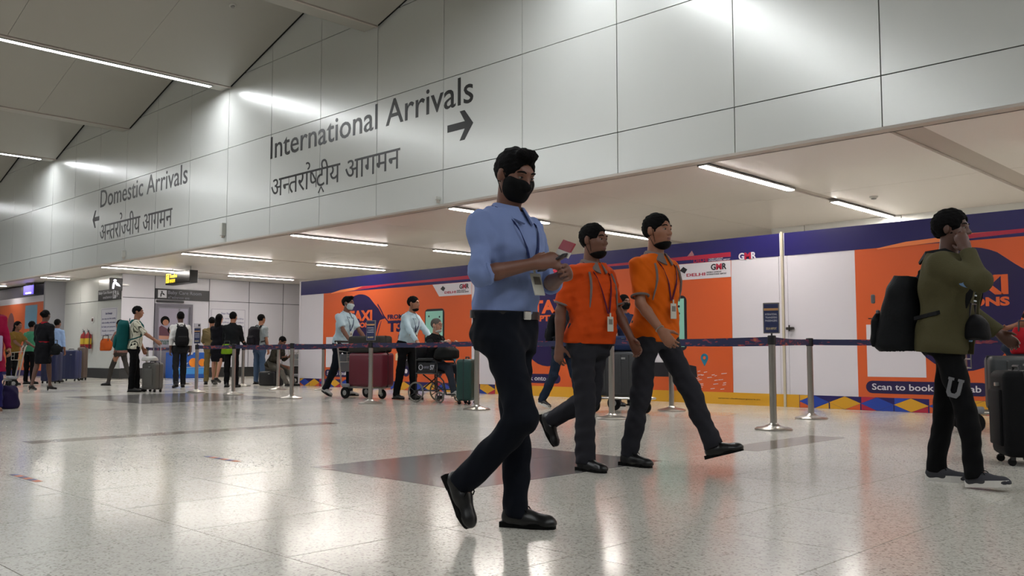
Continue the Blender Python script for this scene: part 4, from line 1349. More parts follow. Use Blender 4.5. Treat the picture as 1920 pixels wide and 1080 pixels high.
# ------------------------------------------------------------------ belt barriers
STEEL = mat('brushed_steel', 'b9b6b0', .28, 1)
STEELD = mat('dark_steel', '4a4a4c', .35, 1)
def belt_mat():
    m = bpy.data.materials.new('barrier_belt'); m.use_nodes = True
    nt = m.node_tree; b = nt.nodes['Principled BSDF']; b.inputs['Roughness'].default_value = .7
    geo = nt.nodes.new('ShaderNodeNewGeometry')
    n = nt.nodes.new('ShaderNodeTexNoise'); n.inputs['Scale'].default_value = 9
    mp = nt.nodes.new('ShaderNodeMapping'); mp.inputs['Scale'].default_value = (1, 1, 3)
    nt.links.new(geo.outputs['Position'], mp.inputs[0]); nt.links.new(mp.outputs[0], n.inputs['Vector'])
    r = nt.nodes.new('ShaderNodeValToRGB'); cr = r.color_ramp
    cr.elements[0].position = .0; cr.elements[0].color = srgb('1a1c3e') + (1,)
    cr.elements[1].position = .57; cr.elements[1].color = srgb('1d2046') + (1,)
    for p_, c_ in ((.60, '8a2a34'), (.66, '6c2c4c'), (.70, 'b06030')):
        e = cr.elements.new(p_); e.color = srgb(c_) + (1,)
    nt.links.new(n.outputs['Fac'], r.inputs[0]); nt.links.new(r.outputs[0], b.inputs['Base Color'])
    return m
BELT = belt_mat()
def stanchion(x, y, label, to=None, sign=False, group='belt barrier posts', Hh=1.0, srot=0.0):
    t = thing('barrier_post', label, 'barrier', (x, y, 0), 0, group)
    mb = MB(); mb.lathe([(.195, 0), (.195, .012), (.18, .022), (.10, .036), (.055, .055), (.045, .07)], 32); mb.build('base', STEEL, t)
    mb = MB(); mb.lathe([(.036, .05), (.036, Hh - .10)], 20); mb.build('pole', STEEL, t)
    mb = MB(); mb.lathe([(.044, Hh - .10), (.044, Hh - .005), (.036, Hh)], 20); mb.build('belt_head', STEELD, t)
    if to:
        dx, dy = to[0] - x, to[1] - y; L = math.hypot(dx, dy); a = math.atan2(dy, dx)
        mb = MB(); N = 14
        for i in range(N):
            s0 = .04 + (L - .08) * i / N; s1 = .04 + (L - .08) * (i + 1) / N
            f_ = lambda q: -.012 * 4 * (q / L) * (1 - q / L)
            z0, z1 = Hh - .05 + f_(s0), Hh - .05 + f_(s1)
            mb.add([(s0, -.0015, z0 - .036), (s1, -.0015, z1 - .036), (s1, .0015, z1 - .036), (s0, .0015, z0 - .036), (s0, -.0015, z0 + .036), (s1, -.0015, z1 + .036), (s1, .0015, z1 + .036), (s0, .0015, z0 + .036)],
                   [(0,3,2,1),(4,5,6,7),(0,1,5,4),(2,3,7,6)] + ([(3,0,4,7)] if i == 0 else []) + ([(1,2,6,5)] if i == N-1 else []))
        b = mb.build('belt', BELT, t); b.rotation_euler = (0, 0, a)
    if sign:
        M = Matrix.Rotation(srot, 4, 'Z')
        mb = MB(); mb.rbox(-.085, .085, -.012, .012, Hh + .02, Hh + .35, .006, 1, M); h_ = mb.build('sign_holder', mat('holder_grey', '8d8b88', .3, .5), t)
        mb = MB(); mb.box(-.008, .008, -.006, .006, Hh - .005, Hh + .03, M); mb.build('sign_stem', STEELD, h_)
        mb = MB(); mb.box(-.074, .074, -.015, -.011, Hh + .03, Hh + .335, M); mb.build('sign_sheet', mat('sheet_navy', '2b3358', .4), h_)
        mb = MB(); mb.box(-.074, .074, -.017, -.0145, Hh + .265, Hh + .29, M); mb.build('sheet_line', mat('sheet_orange', 'b98a5a', .5), h_)
        PM = M @ Matrix.Translation((0, -.015, 0)) @ WALLM
        for k, s_ in enumerate(('INTERNATIONAL', 'TRANSFERS', 'PASSENGERS')):
            print_text('lettering', s_, SIGNW, (-.062, .062, Hh + .215 - .034 * k, Hh + .235 - .034 * k), PM, .002, h_, .012)
        print_text('lettering', 'DELHI AIRPORT', mat('sheet_cream', 'c9b890', .5), (-.055, .055, Hh + .06, Hh + .085), PM, .002, h_, .012)
    return t
fr = [(-17.97, 8.95), (-16.46, 8.97), (-14.33, 8.96), (-11.92, 8.92), (-9.5, 9.0), (-6.99, 8.93), (-4.76, 8.85), (-5.23, 10.68), (-3.44, 10.72), (-1.5, 10.75)]
lb = ['steel barrier post with a notice, beside the group in black by the wall notice', 'steel barrier post in front of the lime green shoulder bag', 'steel barrier post at the foot of the hoarding end, belt on both sides',
      'steel barrier post with a notice, in front of the red suitcase', 'steel barrier post beside the green suitcase', 'steel barrier post behind the standing leg of the stouter orange polo man', 'steel barrier post with a notice, in front of the white door boards',
      'steel barrier post in front of the white board and coloured lozenges', 'steel barrier post behind the legs of the man in the olive jacket', 'steel barrier post behind the black roller bag']
for i, (x, y) in enumerate(fr):
    stanchion(x, y, lb[i], fr[i+1] if i + 1 < len(fr) else None, i in (0, 3, 6), srot=R(22))
for (x, y, to, l_) in ((-7.38, 10.8, (-5.23, 10.68), 'steel barrier post beyond the taller orange polo man, by the yellow band'), (-17.11, 11.5, (-13.5, 11.6), 'steel barrier post right before the blank poster card'), (-18.0, 10.9, (-17.11, 11.5), 'steel barrier post beside the person seated in grey trousers'),
                       (-20.64, 11.5, (-18.0, 10.9), 'steel barrier post between the jeans and the black jacket'), (-22.9, 13.4, None, 'far steel barrier post behind the seated person'), (-23.2, 11.2, (-25.5, 11.2), 'thin steel barrier post by the blue printed stand'), (-25.5, 11.2, None, 'steel barrier post between the teal backpack and the blue stand')):
    stanchion(x, y, l_, to)
# ------------------------------------------------------------------ luggage
RUBBER = mat('rubber', '141414', .7); PLAST = mat('black_plastic', '17171a', .45)
def suitcase(label, loc, rotz, dims, col, ribs=0, tele=0.0, rough=.45, rot=None, group=None, lying=False, soft=False, patch=False):
    """w = width (x), d = depth (y), h = height (z)"""
    w, d, h_ = dims
    t = thing('suitcase', label, 'suitcase', loc, rotz, group)
    if rot: t.rotation_euler = (rot[0], rot[1], rotz)
    z0 = 0 if lying else .06
    m = mat('case_' + col, col, rough, bump=.15 if soft else 0, bscale=90)
    mb = MB(); mb.rbox(-w/2, w/2, -d/2, d/2, z0, z0 + h_, min(.05, d*.3), 3); sh = mb.build('shell', m, t)
    for k in range(ribs):
        x = -w/2 + w * (k + 1) / (ribs + 1)
        mb = MB(); mb.rbox(x - .012, x + .012, -d/2 - .008, d/2 + .008, z0 + .05, z0 + h_ - .05, .006, 1); mb.build('rib', m, sh)
    mb = MB(); mb.rbox(-w/2 - .003, w/2 + .003, -.006, .006, z0 - .003, z0 + h_ + .003, .003, 1); mb.build('zip_seam', PLAST, sh)
    mb = MB()
    if lying: mb.tube([(w/2 - .01, -.08, z0 + h_/2), (w/2 + .03, -.075, z0 + h_/2), (w/2 + .03, .075, z0 + h_/2), (w/2 - .01, .08, z0 + h_/2)], .011, 8)
    else: mb.tube([(-.08, 0, z0 + h_ - .01), (-.075, 0, z0 + h_ + .03), (.075, 0, z0 + h_ + .03), (.08, 0, z0 + h_ - .01)], .011, 8); mb.build('carry_handle', PLAST, t)
    if patch:
        mb = MB(); mb.rbox(-w*.36, w*.36, -d/2 - .022, -d/2 + .01, z0 + h_*.12, z0 + h_*.78, .02, 2); mb.build('front_pocket', m, t)
    mb = MB(); mb.box(w*.12, w*.22, -d/2 - (.026 if patch else .004), -d/2 + .002, z0 + h_*.82, z0 + h_*.86); mb.build('name_plate', ALU, t)
    if not lying:
        for sx in (-1, 1):
            for sy in (-1, 1):
                x, y = sx * (w/2 - .05), sy * (d/2 - .05)
                mb = MB(); M = Matrix.Translation((x, y, .028)) @ Matrix.Rotation(R(90), 4, 'Y')
                mb.lathe([(.012, -.012), (.028, -.010), (.028, .010), (.012, .012)], 12, M); wo = mb.build('wheel', RUBBER, t)
                mb = MB(); mb.box(x - .016, x + .016, y - .008, y + .022, .04, .075); mb.build('fork', PLAST, wo)
    if tele:
        mb = MB(); mb.tube([(-.11, d/2 - .03, z0 + h_ - .02), (-.11, d/2 - .03, z0 + h_ + tele), (.11, d/2 - .03, z0 + h_ + tele), (.11, d/2 - .03, z0 + h_ - .02)], .010, 8); mb.build('tow_handle', ALU, t)
    return t
def trolley(label, loc, rotz, panel=None, wood=False):
    """airport baggage trolley, front towards local +y"""
    t = thing('luggage_trolley', label, 'trolley', loc, rotz)
    mb = MB()
    for sx in (-1, 1):
        mb.tube([(sx * .27, -.46, 1.02), (sx * .27, -.42, .95), (sx * .27, -.30, .24), (sx * .25, -.2, .20), (sx * .16, .50, .20), (sx * .10, .56, .20)], .015, 8)
    mb.tube([(-.10, .56, .20), (.10, .56, .20)], .015, 8)
    for y, w_ in ((-.15, .245), (.05, .22), (.25, .19), (.42, .165)): mb.tube([(-w_, y, .205), (w_, y, .205)], .010, 6)
    mb.build('frame', STEEL, t)['kind'] = 'stuff'
    mb = MB(); mb.tube([(-.29, -.465, 1.03), (.29, -.465, 1.03)], .020, 10); mb.build('push_bar', PLAST, t)
    mb = MB()
    for sx in (-1, 1): mb.tube([(sx * .27, -.40, .86), (sx * .24, -.20, .84), (sx * .24, -.20, .66), (sx * .27, -.365, .66)], .008, 6)
    for z in (.66, .75, .84): mb.tube([(-.24, -.20, z), (.24, -.20, z)], .008, 6)
    mb.build('basket', STEEL, t)['kind'] = 'stuff'
    mb = MB(); mb.rbox(-.26, .26, -.372, -.357, .48, .80, .006, 1, Matrix.Rotation(R(0), 4, 'X')); p_ = mb.build('advert_panel', panel or mat('trolley_panel', '70757a', .4), t)
    if wood:
        print_text('lettering', 'WELCOME', PRED, (-.16, .16, .62, .68), Matrix.Translation((0, -.373, 0)) @ WALLM, .002, p_, .02)
    mb = MB(); mb.rbox(-.30, -.24, -.28, -.10, .20, .27, .02, 2); mb.build('wheel_guard', mat('guard_grey', '77777a', .4), t)
    mb = MB(); mb.rbox(.24, .30, -.28, -.10, .20, .27, .02, 2); mb.build('wheel_guard', mat('guard_grey', '77777a', .4), t)
    for (x, y, r_) in ((-.27, -.20, .105), (.27, -.20, .105), (0, .46, .085)):
        M = Matrix.Translation((x, y, r_)) @ Matrix.Rotation(R(90), 4, 'Y')
        mb = MB(); mb.lathe([(r_*.55, -.022), (r_*.95, -.022), (r_, -.012), (r_, .012), (r_*.95, .022), (r_*.55, .022)], 24, M); w_ = mb.build('wheel', RUBBER, t)
        mb = MB(); mb.lathe([(.014, -.028), (r_*.56, -.020), (r_*.56, .020), (.014, .028)], 16, M); mb.build('hub', mat('hub_grey', '8a8a88', .4, .5), w_)
    mb = MB(); mb.box(-.035, -.028, .40, .48, .08, .20); mb.box(.028, .035, .40, .48, .08, .20); mb.box(-.035, .035, .40, .46, .185, .20); mb.build('fork', STEEL, t)['kind'] = 'stuff'
    return t
def backpack(label, J, col, dims=(.30, .17, .46), drop=.02, straps=True, pocket=True, hm=None, fine=False, buckles=False, sag=0.0):
    """worn on the back of a person J"""
    t = thing('backpack', label, 'backpack', J['root'].location, J['rotz'])
    s_ = J['s']; t.scale = (s_, s_, s_)
    w, d, h_ = dims; P, S, TT = J['P'], J['S'], J['TT']
    m = mat('pack_' + col, col, .65, bump=.25, bscale=70)
    e_ = .028 if hm else 0
    yb = -.118 - e_
    f = Field(P + S @ V3(0, yb - d/2, .30) - .42, P + S @ V3(0, yb - d/2, .25) + .42, .009 if fine else .014)
    top, bot = .48 - drop, .48 - drop - h_
    f.loft(P + S @ V3(0, yb - d/2, 0), S, [(bot, w*.42, d*.42, 0), (bot + .04, w*.5, d*.52 + sag*.5, -sag*.5), (bot + h_*.4, w*.5, d*.5 + sag*.3, -sag*.3), (top - .08, w*.46, d*.45, 0), (top, w*.30, d*.30, .01)], .01)
    f.folds(.003, 9, .8)
    bo = f.build('pack_body', m, t)
    if pocket:
        f = Field(P + S @ V3(0, yb - d - .02, bot + h_*.3) - .26, P + S @ V3(0, yb - d - .02, bot + h_*.3) + .26, .010 if fine else .016)
        f.loft(P + S @ V3(0, yb - d - sag*.7 + .005, 0), S, [(bot + .04, w*.33, .02, 0), (bot + .08, w*.38, .045, 0), (bot + h_*.42, w*.36, .04, 0), (bot + h_*.52, w*.30, .018, 0)], .01)
        f.folds(.0025, 4, .8)
        po_ = f.build('front_pocket', m, t)
        zz_ = bot + h_*.44
        mb = MB(); mb.tube([P + S @ V3(x, yb - d - sag*.7 - .038, zz_) for x in np.linspace(-w*.3, w*.3, 8)], .004, 5); mb.build('zip', STEELD, po_)
    zt = top
    mb = MB(); mb.tube([P + S @ V3(x, yb - .02, z) for x, z in ((-.05, zt - .02), (-.045, zt + .03), (0, zt + .045), (.045, zt + .03), (.05, zt - .02))], .009, 6); mb.build('grab_loop', m, t)
    if straps:
        for sx in (-1, 1):
            pts = []
            for (x, y, z) in ((.075, -.13, .44), (.082, -.09, .50), (.088, -.02, .515), (.098, .055, .48)):
                pts.append(P + S @ V3(sx * x, y - (e_ if y < -.05 else -e_*.6), z + e_*.7))
            for z in (.42, .34, .26, .19): 
                a_, b_, c_ = section(z, TT)
                x = .105 + (.42 - z) * .12
                q = max(0, 1 - min(.98, x / a_) ** 2.3) ** (1/2.3)
                pts.append(P + S @ V3(sx * x, c_ + b_ * q + .014 + e_, z))
            a_, b_, c_ = section(.14, TT)
            pts.append(P + S @ V3(sx * (a_ + .014 + e_), .0, .14)); pts.append(P + S @ V3(sx * (w*.45), yb, .10))
            vs = []; fs = []
            for i, p in enumerate(pts):
                dd = nrm(pts[min(i+1, len(pts)-1)] - pts[max(i-1, 0)])
                out = nrm(p - (P + S @ V3(0, 0, (p - P) @ S[:, 2] - .03)))
                wv = nrm(np.cross(dd, out)) * (.024 if i < len(pts) - 3 else .012); nn = nrm(np.cross(wv, dd)) * .006
                vs += [p - wv - nn, p + wv - nn, p + wv + nn, p - wv + nn]
            for i in range(len(pts) - 1):
                for k_ in range(4): fs.append((i*4 + k_, i*4 + (k_+1) % 4, (i+1)*4 + (k_+1) % 4, (i+1)*4 + k_))
            mb = MB(); mb.smooth = True; mb.add(vs, fs + [(0,1,2,3), (len(vs)-4, len(vs)-1, len(vs)-2, len(vs)-3)]); mb.build('strap', m, t)
    if buckles:
        for (x, z) in ((.02, .12), (.12, .22), (-.1, .16)):
            mb = MB(); p = P + S @ V3(x, yb - d - .045, z); mb.rbox(p[0]-.012, p[0]+.012, p[1]-.012, p[1]+.012, p[2]-.03, p[2]+.03, .006, 1); mb.build('buckle', mat('buckle_grey', '6a6a6c', .4), t)
    return t
def wheelchair(label, loc, rotz):
    t = thing('wheelchair', label, 'wheelchair', loc, rotz)
    BL = mat('chair_frame', '121214', .35)
    for sx in (-1, 1):
        x = sx * .25
        mb = MB()
        mb.tube([(x, -.36, .96), (x, -.28, .95), (x, -.25, .88), (x, -.24, .18)], .013, 8)
        mb.tube([(x, -.24, .70), (x, .16, .70), (x, .20, .64), (x, .20, .20)], .012, 8)
        mb.tube([(x, -.24, .48), (x, .22, .48)], .012, 8); mb.tube([(x, -.24, .20), (x, .24, .20)], .012, 8)
        mb.tube([(x, .20, .48), (x, .34, .36), (x, .40, .14)], .012, 8)
        mb.build('side_frame', BL, t)['kind'] = 'stuff'
        mb = MB(); mb.tube([(x, -.46, .965), (x, -.34, .96)], .018, 8); mb.build('push_handle', RUBBER, t)
        mb = MB(); mb.rbox(x - .025, x + .025, -.20, .14, .70, .735, .012, 2); mb.build('armrest', PLAST, t)
        mb = MB(); mb.rbox(x - .006, x + .006, -.20, .17, .50, .66, .004, 1); pn = mb.build('side_panel', mat('chair_panel', '1d1d20', .4), t)
        if sx > 0:
            M = Matrix.Translation((x + .0065, 0, 0)) @ SIDEM
            print_text('lettering', '57', SIGNW, (.06, .15, .54, .62), M, .002, pn, .03)
            mb = MB(); mb.tube([(x + .008, -.14 + .04 * math.cos(q), .58 + .04 * math.sin(q)) for q in np.linspace(0, 6.283, 17)[:-1]], .006, 6, closed=True); mb.build('round_mark', SIGNW, pn)
            print_text('lettering', 'AIRPORT', SIGNG, (-.08, .04, .56, .60), M, .002, pn, .02)
        for (y, r_, xo, nm) in ((-.22, .17, .035, 'rear_wheel'), (.26, .095, .0, 'caster')):
            M = Matrix.Translation((x + sx * xo, y, r_)) @ Matrix.Rotation(R(90), 4, 'Y')
            mb = MB(); mb.tube([M @ Vector(((r_ - .014) * math.cos(q), (r_ - .014) * math.sin(q), 0)) for q in np.linspace(0, 6.283, 29)[:-1]], .014, 8, closed=True)
            w_ = mb.build(nm, mat('tyre_grey', '6d6a64', .7), t)
            mb = MB(); mb.lathe([(.008, -.03), (.03, -.025), (.03, .025), (.008, .03)], 12, M); mb.build('hub', PLAST, w_)
            for k in range(6):
                a = k * math.pi / 3
                mb = MB(); mb.tube([M @ Vector((.025 * math.cos(a), .025 * math.sin(a), 0)), M @ Vector(((r_ - .02) * math.cos(a), (r_ - .02) * math.sin(a), 0))], .007, 6); mb.build('spoke', PLAST, w_)
        mb = MB(); mb.rbox(x - sx*.20 - .0, x - sx * .02, .36, .52, .13, .15, .006, 1) if sx > 0 else mb.rbox(x + .02, x + .20, .36, .52, .13, .15, .006, 1)
        mb.build('footplate', PLAST, t)
    mb = MB(); mb.rbox(-.24, .24, -.24, .22, .475, .515, .015, 2); mb.build('seat', PLAST, t)
    mb = MB(); mb.rbox(-.25, .25, -.265, -.24, .52, .92, .01, 2); mb.build('backrest', PLAST, t)
    mb = MB(); mb.tube([(-.24, -.1, .21), (.24, -.1, .46)], .012, 8); mb.build('cross_brace', BL, t)
    mb = MB(); mb.tube([(.24, -.12, .21), (-.24, -.12, .46)], .012, 8); mb.build('cross_brace', BL, t)
    return t
def duffel(name, label, cat, loc, rotz, r, col, rough=.7, strap=True):
    """soft rounded bag resting on its underside, r = half sizes"""
    t = thing(name, label, cat, loc, rotz)
    f = Field(V3(-r[0] - .05, -r[1] - .05, -.03), V3(r[0] + .05, r[1] + .05, 2*r[2] + .06), max(.01, min(r) / 9))
    f.loft(V3(0, 0, 0), np.eye(3), [(0, r[0]*.86, r[1]*.86, 0), (r[2]*.25, r[0], r[1], 0), (r[2]*1.3, r[0]*.95, r[1]*.9, 0), (r[2]*1.75, r[0]*.8, r[1]*.6, 0), (2*r[2], r[0]*.6, r[1]*.25, 0)], .02)
    f.folds(.005, 6, .8)
    f.plane((0, 0, .0), (0, 0, -1))
    f.build('bag_body', mat('bag_' + col, col, rough, bump=.2, bscale=60), t)
    if strap:
        mb = MB(); mb.tube([(-r[0]*.5, -r[1]*.5, r[2]*1.6), (-r[0]*.45, -r[1]*.3, 2*r[2] + .07), (r[0]*.45, -r[1]*.3, 2*r[2] + .07), (r[0]*.5, -r[1]*.5, r[2]*1.6)], .010, 6); mb.build('handle', PLAST, t)
    return t
# ------------------------------------------------------------------ fabrics
BLUE = mat('shirt_blue', '7585b0', .8, bump=.1, bscale=300); NAVYT = mat('trouser_navy', '0e1119', .85); BLKT = mat('trouser_black', '0b0b0d', .85)
ORSH = mat('polo_orange', 'c24512', .8, bump=.1, bscale=300); ORSH2 = mat('polo_amber', 'cc5a0a', .8, bump=.1, bscale=300); GREYT = mat('trouser_grey', '2b2b30', .85)
TRIM = mat('polo_trim_grey', '6f6460', .8); LBLUE = mat('shirt_pale_blue', 'a6b9c2', .8); OLIVE = mat('jacket_olive', '4a4630', .85, bump=.2, bscale=120)
LAN = mat('lanyard_navy', '1e2a55', .6); LANR = mat('lanyard_maroon', '50142c', .6); MBLK = mat('mask_black', '0b0b0c', .7); MWHT = mat('mask_white', 'a9b6b8', .7)
# 1 man in the blue shirt with phone
J = person('man in a blue shirt and black mask looking down at the phone in his hand', (-2.935, 2.965), R(-72), 1.75, fine=True, tuck=True, twist=-16, skin='brown', shirt=BLUE, trousers=NAVYT, sleeve='rolled', collar=True, belt=BLACKL,
    lanyard=LAN, lanz=.235, badge_swing=(.06, .28), badge_w=.036, mask='face', hpitch=20, hyaw=12, hair='quiff', hem=.028, lean=2, seed=1, legw=1.03,
    legL=dict(flex=1, knee=2, abd=1), legR=dict(flex=19, knee=64, foot=-60, abd=3),
    armR=dict(to=(.12, .20, 1.20), thumb=(-.5, 0, 1), curl=.55, pole=(.9, -.8, -.6)), armL=dict(to=(-.06, .26, 1.16), thumb=(.6, .1, .8), curl=.6, pole=(-.8, -.2, -1)))
ph = thing('phone', 'dark phone held in the hand of the man in blue', 'phone', J['w'](J['arms']['R']['wr'] + J['arms']['R']['hd'] * .10 + J['arms']['R']['n'] * .032), J['rotz'])
ph.rotation_euler = (R(-62), R(8), J['rotz'])
mb = MB(); mb.rbox(-.038, .038, -.005, .005, -.078, .078, .006, 2); mb.build('casing', PBLK, ph)
mb = MB(); mb.box(-.034, .034, -.0056, -.005, -.070, .070); mb.build('screen', mat('phone_screen', '2a3038', .15), ph)
bp = thing('passport_card', 'red and white travel papers held above the phone', 'papers', J['w'](J['arms']['R']['wr'] + J['arms']['R']['hd'] * .135 + V3(-.02, .0, .03)), J['rotz'])
bp.rotation_euler = (R(-25), R(18), J['rotz'] + R(60))
mb = MB(); mb.rbox(-.047, .047, -.004, .004, 0, .05, .002, 1); mb.build('red_cover', mat('papers_red', '8c1226', .5), bp)
mb = MB(); mb.box(-.047, .047, -.003, .006, -.024, .004); mb.build('white_edge', mat('papers_white', 'c2bdb4', .6), bp)
# 2 and 3 men in orange polos
def polo_stripe(J, m):
    for sx in (1, -1):
        pts = [J['front'](sx * x, z, .006) for x, z in ((.110, .45), (.118, .40), (.124, .34), (.130, .28), (.137, .20))]
        mb = MB(); mb.tube(pts, [.008, .009, .009, .008, .004], 6); mb.build('shirt_stripe', m, J['root'])
J = person('stout man in an orange polo, black mask under his chin, walking', (-4.06, 4.94), R(-86), 1.715, twist=-10, fine=True, skin='brown', shirt=ORSH, trousers=GREYT, sleeve='short', collar=TRIM, cuff_trim=TRIM, lanyard=LANR, lanz=.16, belly=.055, wide=.012,
    mask='chin', hair='short', hyaw=-8, hpitch=2, hem=-.055, seed=2, slen=.86, shoes=('boot', BLACKL, SOLEB), legw=1.06, cuffw=.064, tfold=.006,
    legR=dict(flex=3, knee=2, abd=1), legL=dict(flex=-8, knee=58, foot=-62, abd=2), armR=dict(flex=-14, abd=12, elbow=14), armL=dict(flex=14, abd=8, elbow=18))
polo_stripe(J, TRIM)
J = person('tall man in an orange polo with grey sleeve trim, mid stride', (-3.84, 5.42), R(-84), 1.83, twist=-12, fine=True, skin='tan', shirt=ORSH2, trousers=GREYT, sleeve='short', collar=TRIM, cuff_trim=TRIM, lanyard=LANR, lanz=.20,
    mask='chin', hair='short', hyaw=-2, hpitch=0, hem=-.085, seed=4, slen=.84, shoes=('boot', BLACKL, SOLEB), legw=1.0, cuffw=.062, tfold=.006, lean=2,
    legL=dict(flex=29, knee=5, foot=16, abd=1), legR=dict(flex=-8, knee=5, foot=0, abd=2), armR=dict(flex=12, abd=9, elbow=28, inw=.15), armL=dict(flex=-12, abd=8, elbow=12))
polo_stripe(J, TRIM)
mb = MB(); a = J['arms']['R']; c = a['wr'] - a['fd'] * .02
u = nrm(np.cross(a['fd'], V3(0, 0, 1))); v_ = np.cross(a['fd'], u)
mb.tube([c + (u * math.cos(t) + v_ * math.sin(t)) * .029 for t in np.linspace(0, 6.283, 15)[:-1]], .004, 6, closed=True); mb.build('bracelet', mat('bracelet_silver', 'a8a49c', .3, 1), J['root'])
# 4 man with the olive jacket and big backpack
SNK = mat('sneaker_grey', '3c3c40', .8); SNS = mat('sneaker_white', 'c9c6c0', .5)
J = person('man in an olive jacket holding his hand to his ear, big black backpack on', (-2.0, 5.93), R(-88), 1.70, fine=True, skin='dark', shirt=mat('tee_light_blue', '6f8fb8', .8), trousers=BLKT, jacket=OLIVE, jopen=.12, jhem=-.11, sleeve='short', collar=mat('hood_dark', '1b1c1c', .9),
    hair='short', hair_th=.018, hyaw=0, hpitch=2, hem=-.03, seed=5, shoes=('sneaker', SNK, SNS), legw=.98, cuffw=.055, lean=4, belly=.02,
    legL=dict(flex=-7, knee=3, foot=0), legR=dict(flex=17, knee=10, foot=6), armR=dict(to=(.12, .17, 1.43), thumb=(.1, -1, .0), pole=(.5, .4, -1), curl=.45, dir=(-.12, -.38, .9)), armL=dict(flex=10, abd=10, elbow=40))
for k in range(3):
    mb = MB(); mb.tube([J['front'](x, .30 - .035 * k, .010) for x in np.linspace(-.065, .065, 7)], .006, 6); mb.build('tee_stripe', mat('tee_white', 'b9c0c6', .8), J['root'])
l = J['legs']['R']; c = l[0] + (l[1] - l[0]) * .72
M = Matrix.Translation(Vector(c + V3(.083, 0, 0))) @ Matrix.Rotation(R(-14), 4, 'X') @ SIDEM
mb = MB()
o_ = [(-.045, .06), (-.012, .06), (-.012, .045), (-.020, .045), (-.020, -.02), (-.010, -.035), (.010, -.035), (.020, -.02), (.020, .045), (.012, .045), (.012, .06), (.045, .06), (.045, .045), (.040, .045), (.040, -.035), (.025, -.06), (-.025, -.06), (-.040, -.035), (-.040, .045), (-.045, .045)]
mb.prism([(a, b) for a, b in o_], -.012, .004, M); mb.build('letter_u', mat('letter_grey', '6e6e70', .7), J['root'])
backpack('big black backpack with grey straps on the man in olive', J, '131416', (.36, .24, .52), .10, True, True, True, True, True, .05)
duffel('waist_bag', 'small black waist bag at the belly of the man in olive', 'bag', J['w'](J['P'] + V3(.05, .20, -.03)), J['rotz'], (.11, .07, .075), '111113')
bpk = suitcase('black soft roller bag standing beyond the front sneaker', (-2.0, 7.36, 0), R(-60), (.40, .28, .62), '101012', 0, .25, .7, soft=True, patch=True)
# ------------------------------------------------------------------ wheelchair group
WCX, WCY = -11.55, 10.02
wheelchair('black transit wheelchair carrying the grey-haired man', (WCX, WCY, 0), R(-80))
J = person('grey-haired seated man with glasses and a white mask under his chin', (WCX - .10, WCY + .02), R(-80), 1.68, skin='fair', shirt=mat('vest_black', '121214', .8), trousers=mat('trouser_slate', '2f333b', .85), sleeve='long', collar=True, hair='short', hair_th=.006, hair_mat=HAIRG, glasses=True, mask='chin', mask_mat=mat('mask_pale', 'b7b8b4', .7),
    pelvis=.63, lean=4, hyaw=-6, seed=6, legL=dict(flex=84, knee=74, abd=6, foot=0), legR=dict(flex=84, knee=66, abd=4, foot=10), armR=dict(to=(.10, .30, .98), thumb=(-.6, 0, 1), pole=(1, -.4, -.6)), armL=dict(to=(-.10, .36, .96), thumb=(.6, 0, 1)), shoes=('sneaker', mat('shoe_white', '9a9894', .6), SNS), hem=-.1)
mb = MB(); a = J['arms']['R']; mb.tube([a['wr'] - a['fd'] * .16, a['wr'] - a['fd'] * .01], [.043, .034], 14); mb.build('white_cuff', mat('cloth_white', 'b9b9b4', .8), J['root'])
duffel('lap_bag', 'black soft bag on the lap of the seated man', 'bag', (WCX + .30, WCY - .05, .72), R(-80), (.22, .19, .11), '121313')
suitcase('dark green hard suitcase in front of the wheelchair footplates', (WCX + .86, WCY - .10, 0), R(-62), (.40, .26, .66), '0a342f', 3, 0)
J = person('porter in a pale blue shirt and badge pushing the wheelchair', (WCX - .98, WCY + .14), R(-78), 1.83, skin='tan', h=.010, shirt=LBLUE, trousers=BLKT, sleeve='long', collar=True, lanyard=LAN, lanz=.22, mask='chin', hair='short', hyaw=-12, lean=12, seed=7, hem=.0, tuck=True,
    legL=dict(flex=8, knee=8), legR=dict(flex=-6, knee=6), armR=dict(to=(.26, .46, .98), thumb=(-1, 0, .2), curl=1.0), armL=dict(to=(-.26, .46, .98), thumb=(1, 0, .2), curl=1.0))
# ------------------------------------------------------------------ red suitcase trolley group
TX, TY = -13.45, 9.92
trolley('baggage trolley stacked with the red suitcase and the grey bag', (TX, TY, 0), R(-82))
suitcase('large dark red suitcase lying on its long side on the trolley', (TX + .26, TY - .04, .222), R(8), (.84, .34, .60), '5c0d20', 0, 0, .5, lying=True, soft=True)
suitcase('charcoal soft bag lying on top of the dark red suitcase', (TX + .22, TY - .04, .826), R(8), (.80, .36, .30), '34322f', 0, 0, .7, lying=True, soft=True)
J = person('porter in a white short-sleeved shirt and face mask behind the trolley', (TX - .92, TY + .16), R(-78), 1.90, skin='brown', h=.010, shirt=LBLUE, trousers=mat('trouser_ink', '10141c', .85), sleeve='short', collar=True, lanyard=LAN, lanz=.22, mask='face', mask_mat=MWHT, hair='quiff', hyaw=-18, lean=10, seed=8, hem=-.03,
    legL=dict(flex=12, knee=14), legR=dict(flex=-10, knee=20, foot=-20), armR=dict(to=(.24, .42, 1.03), thumb=(-1, 0, .2), curl=1.0), armL=dict(to=(-.24, .42, 1.03), thumb=(1, 0, .2), curl=1.0), shoes=('sneaker', mat('shoe_pale', '8f8d8a', .6), SOLEB))
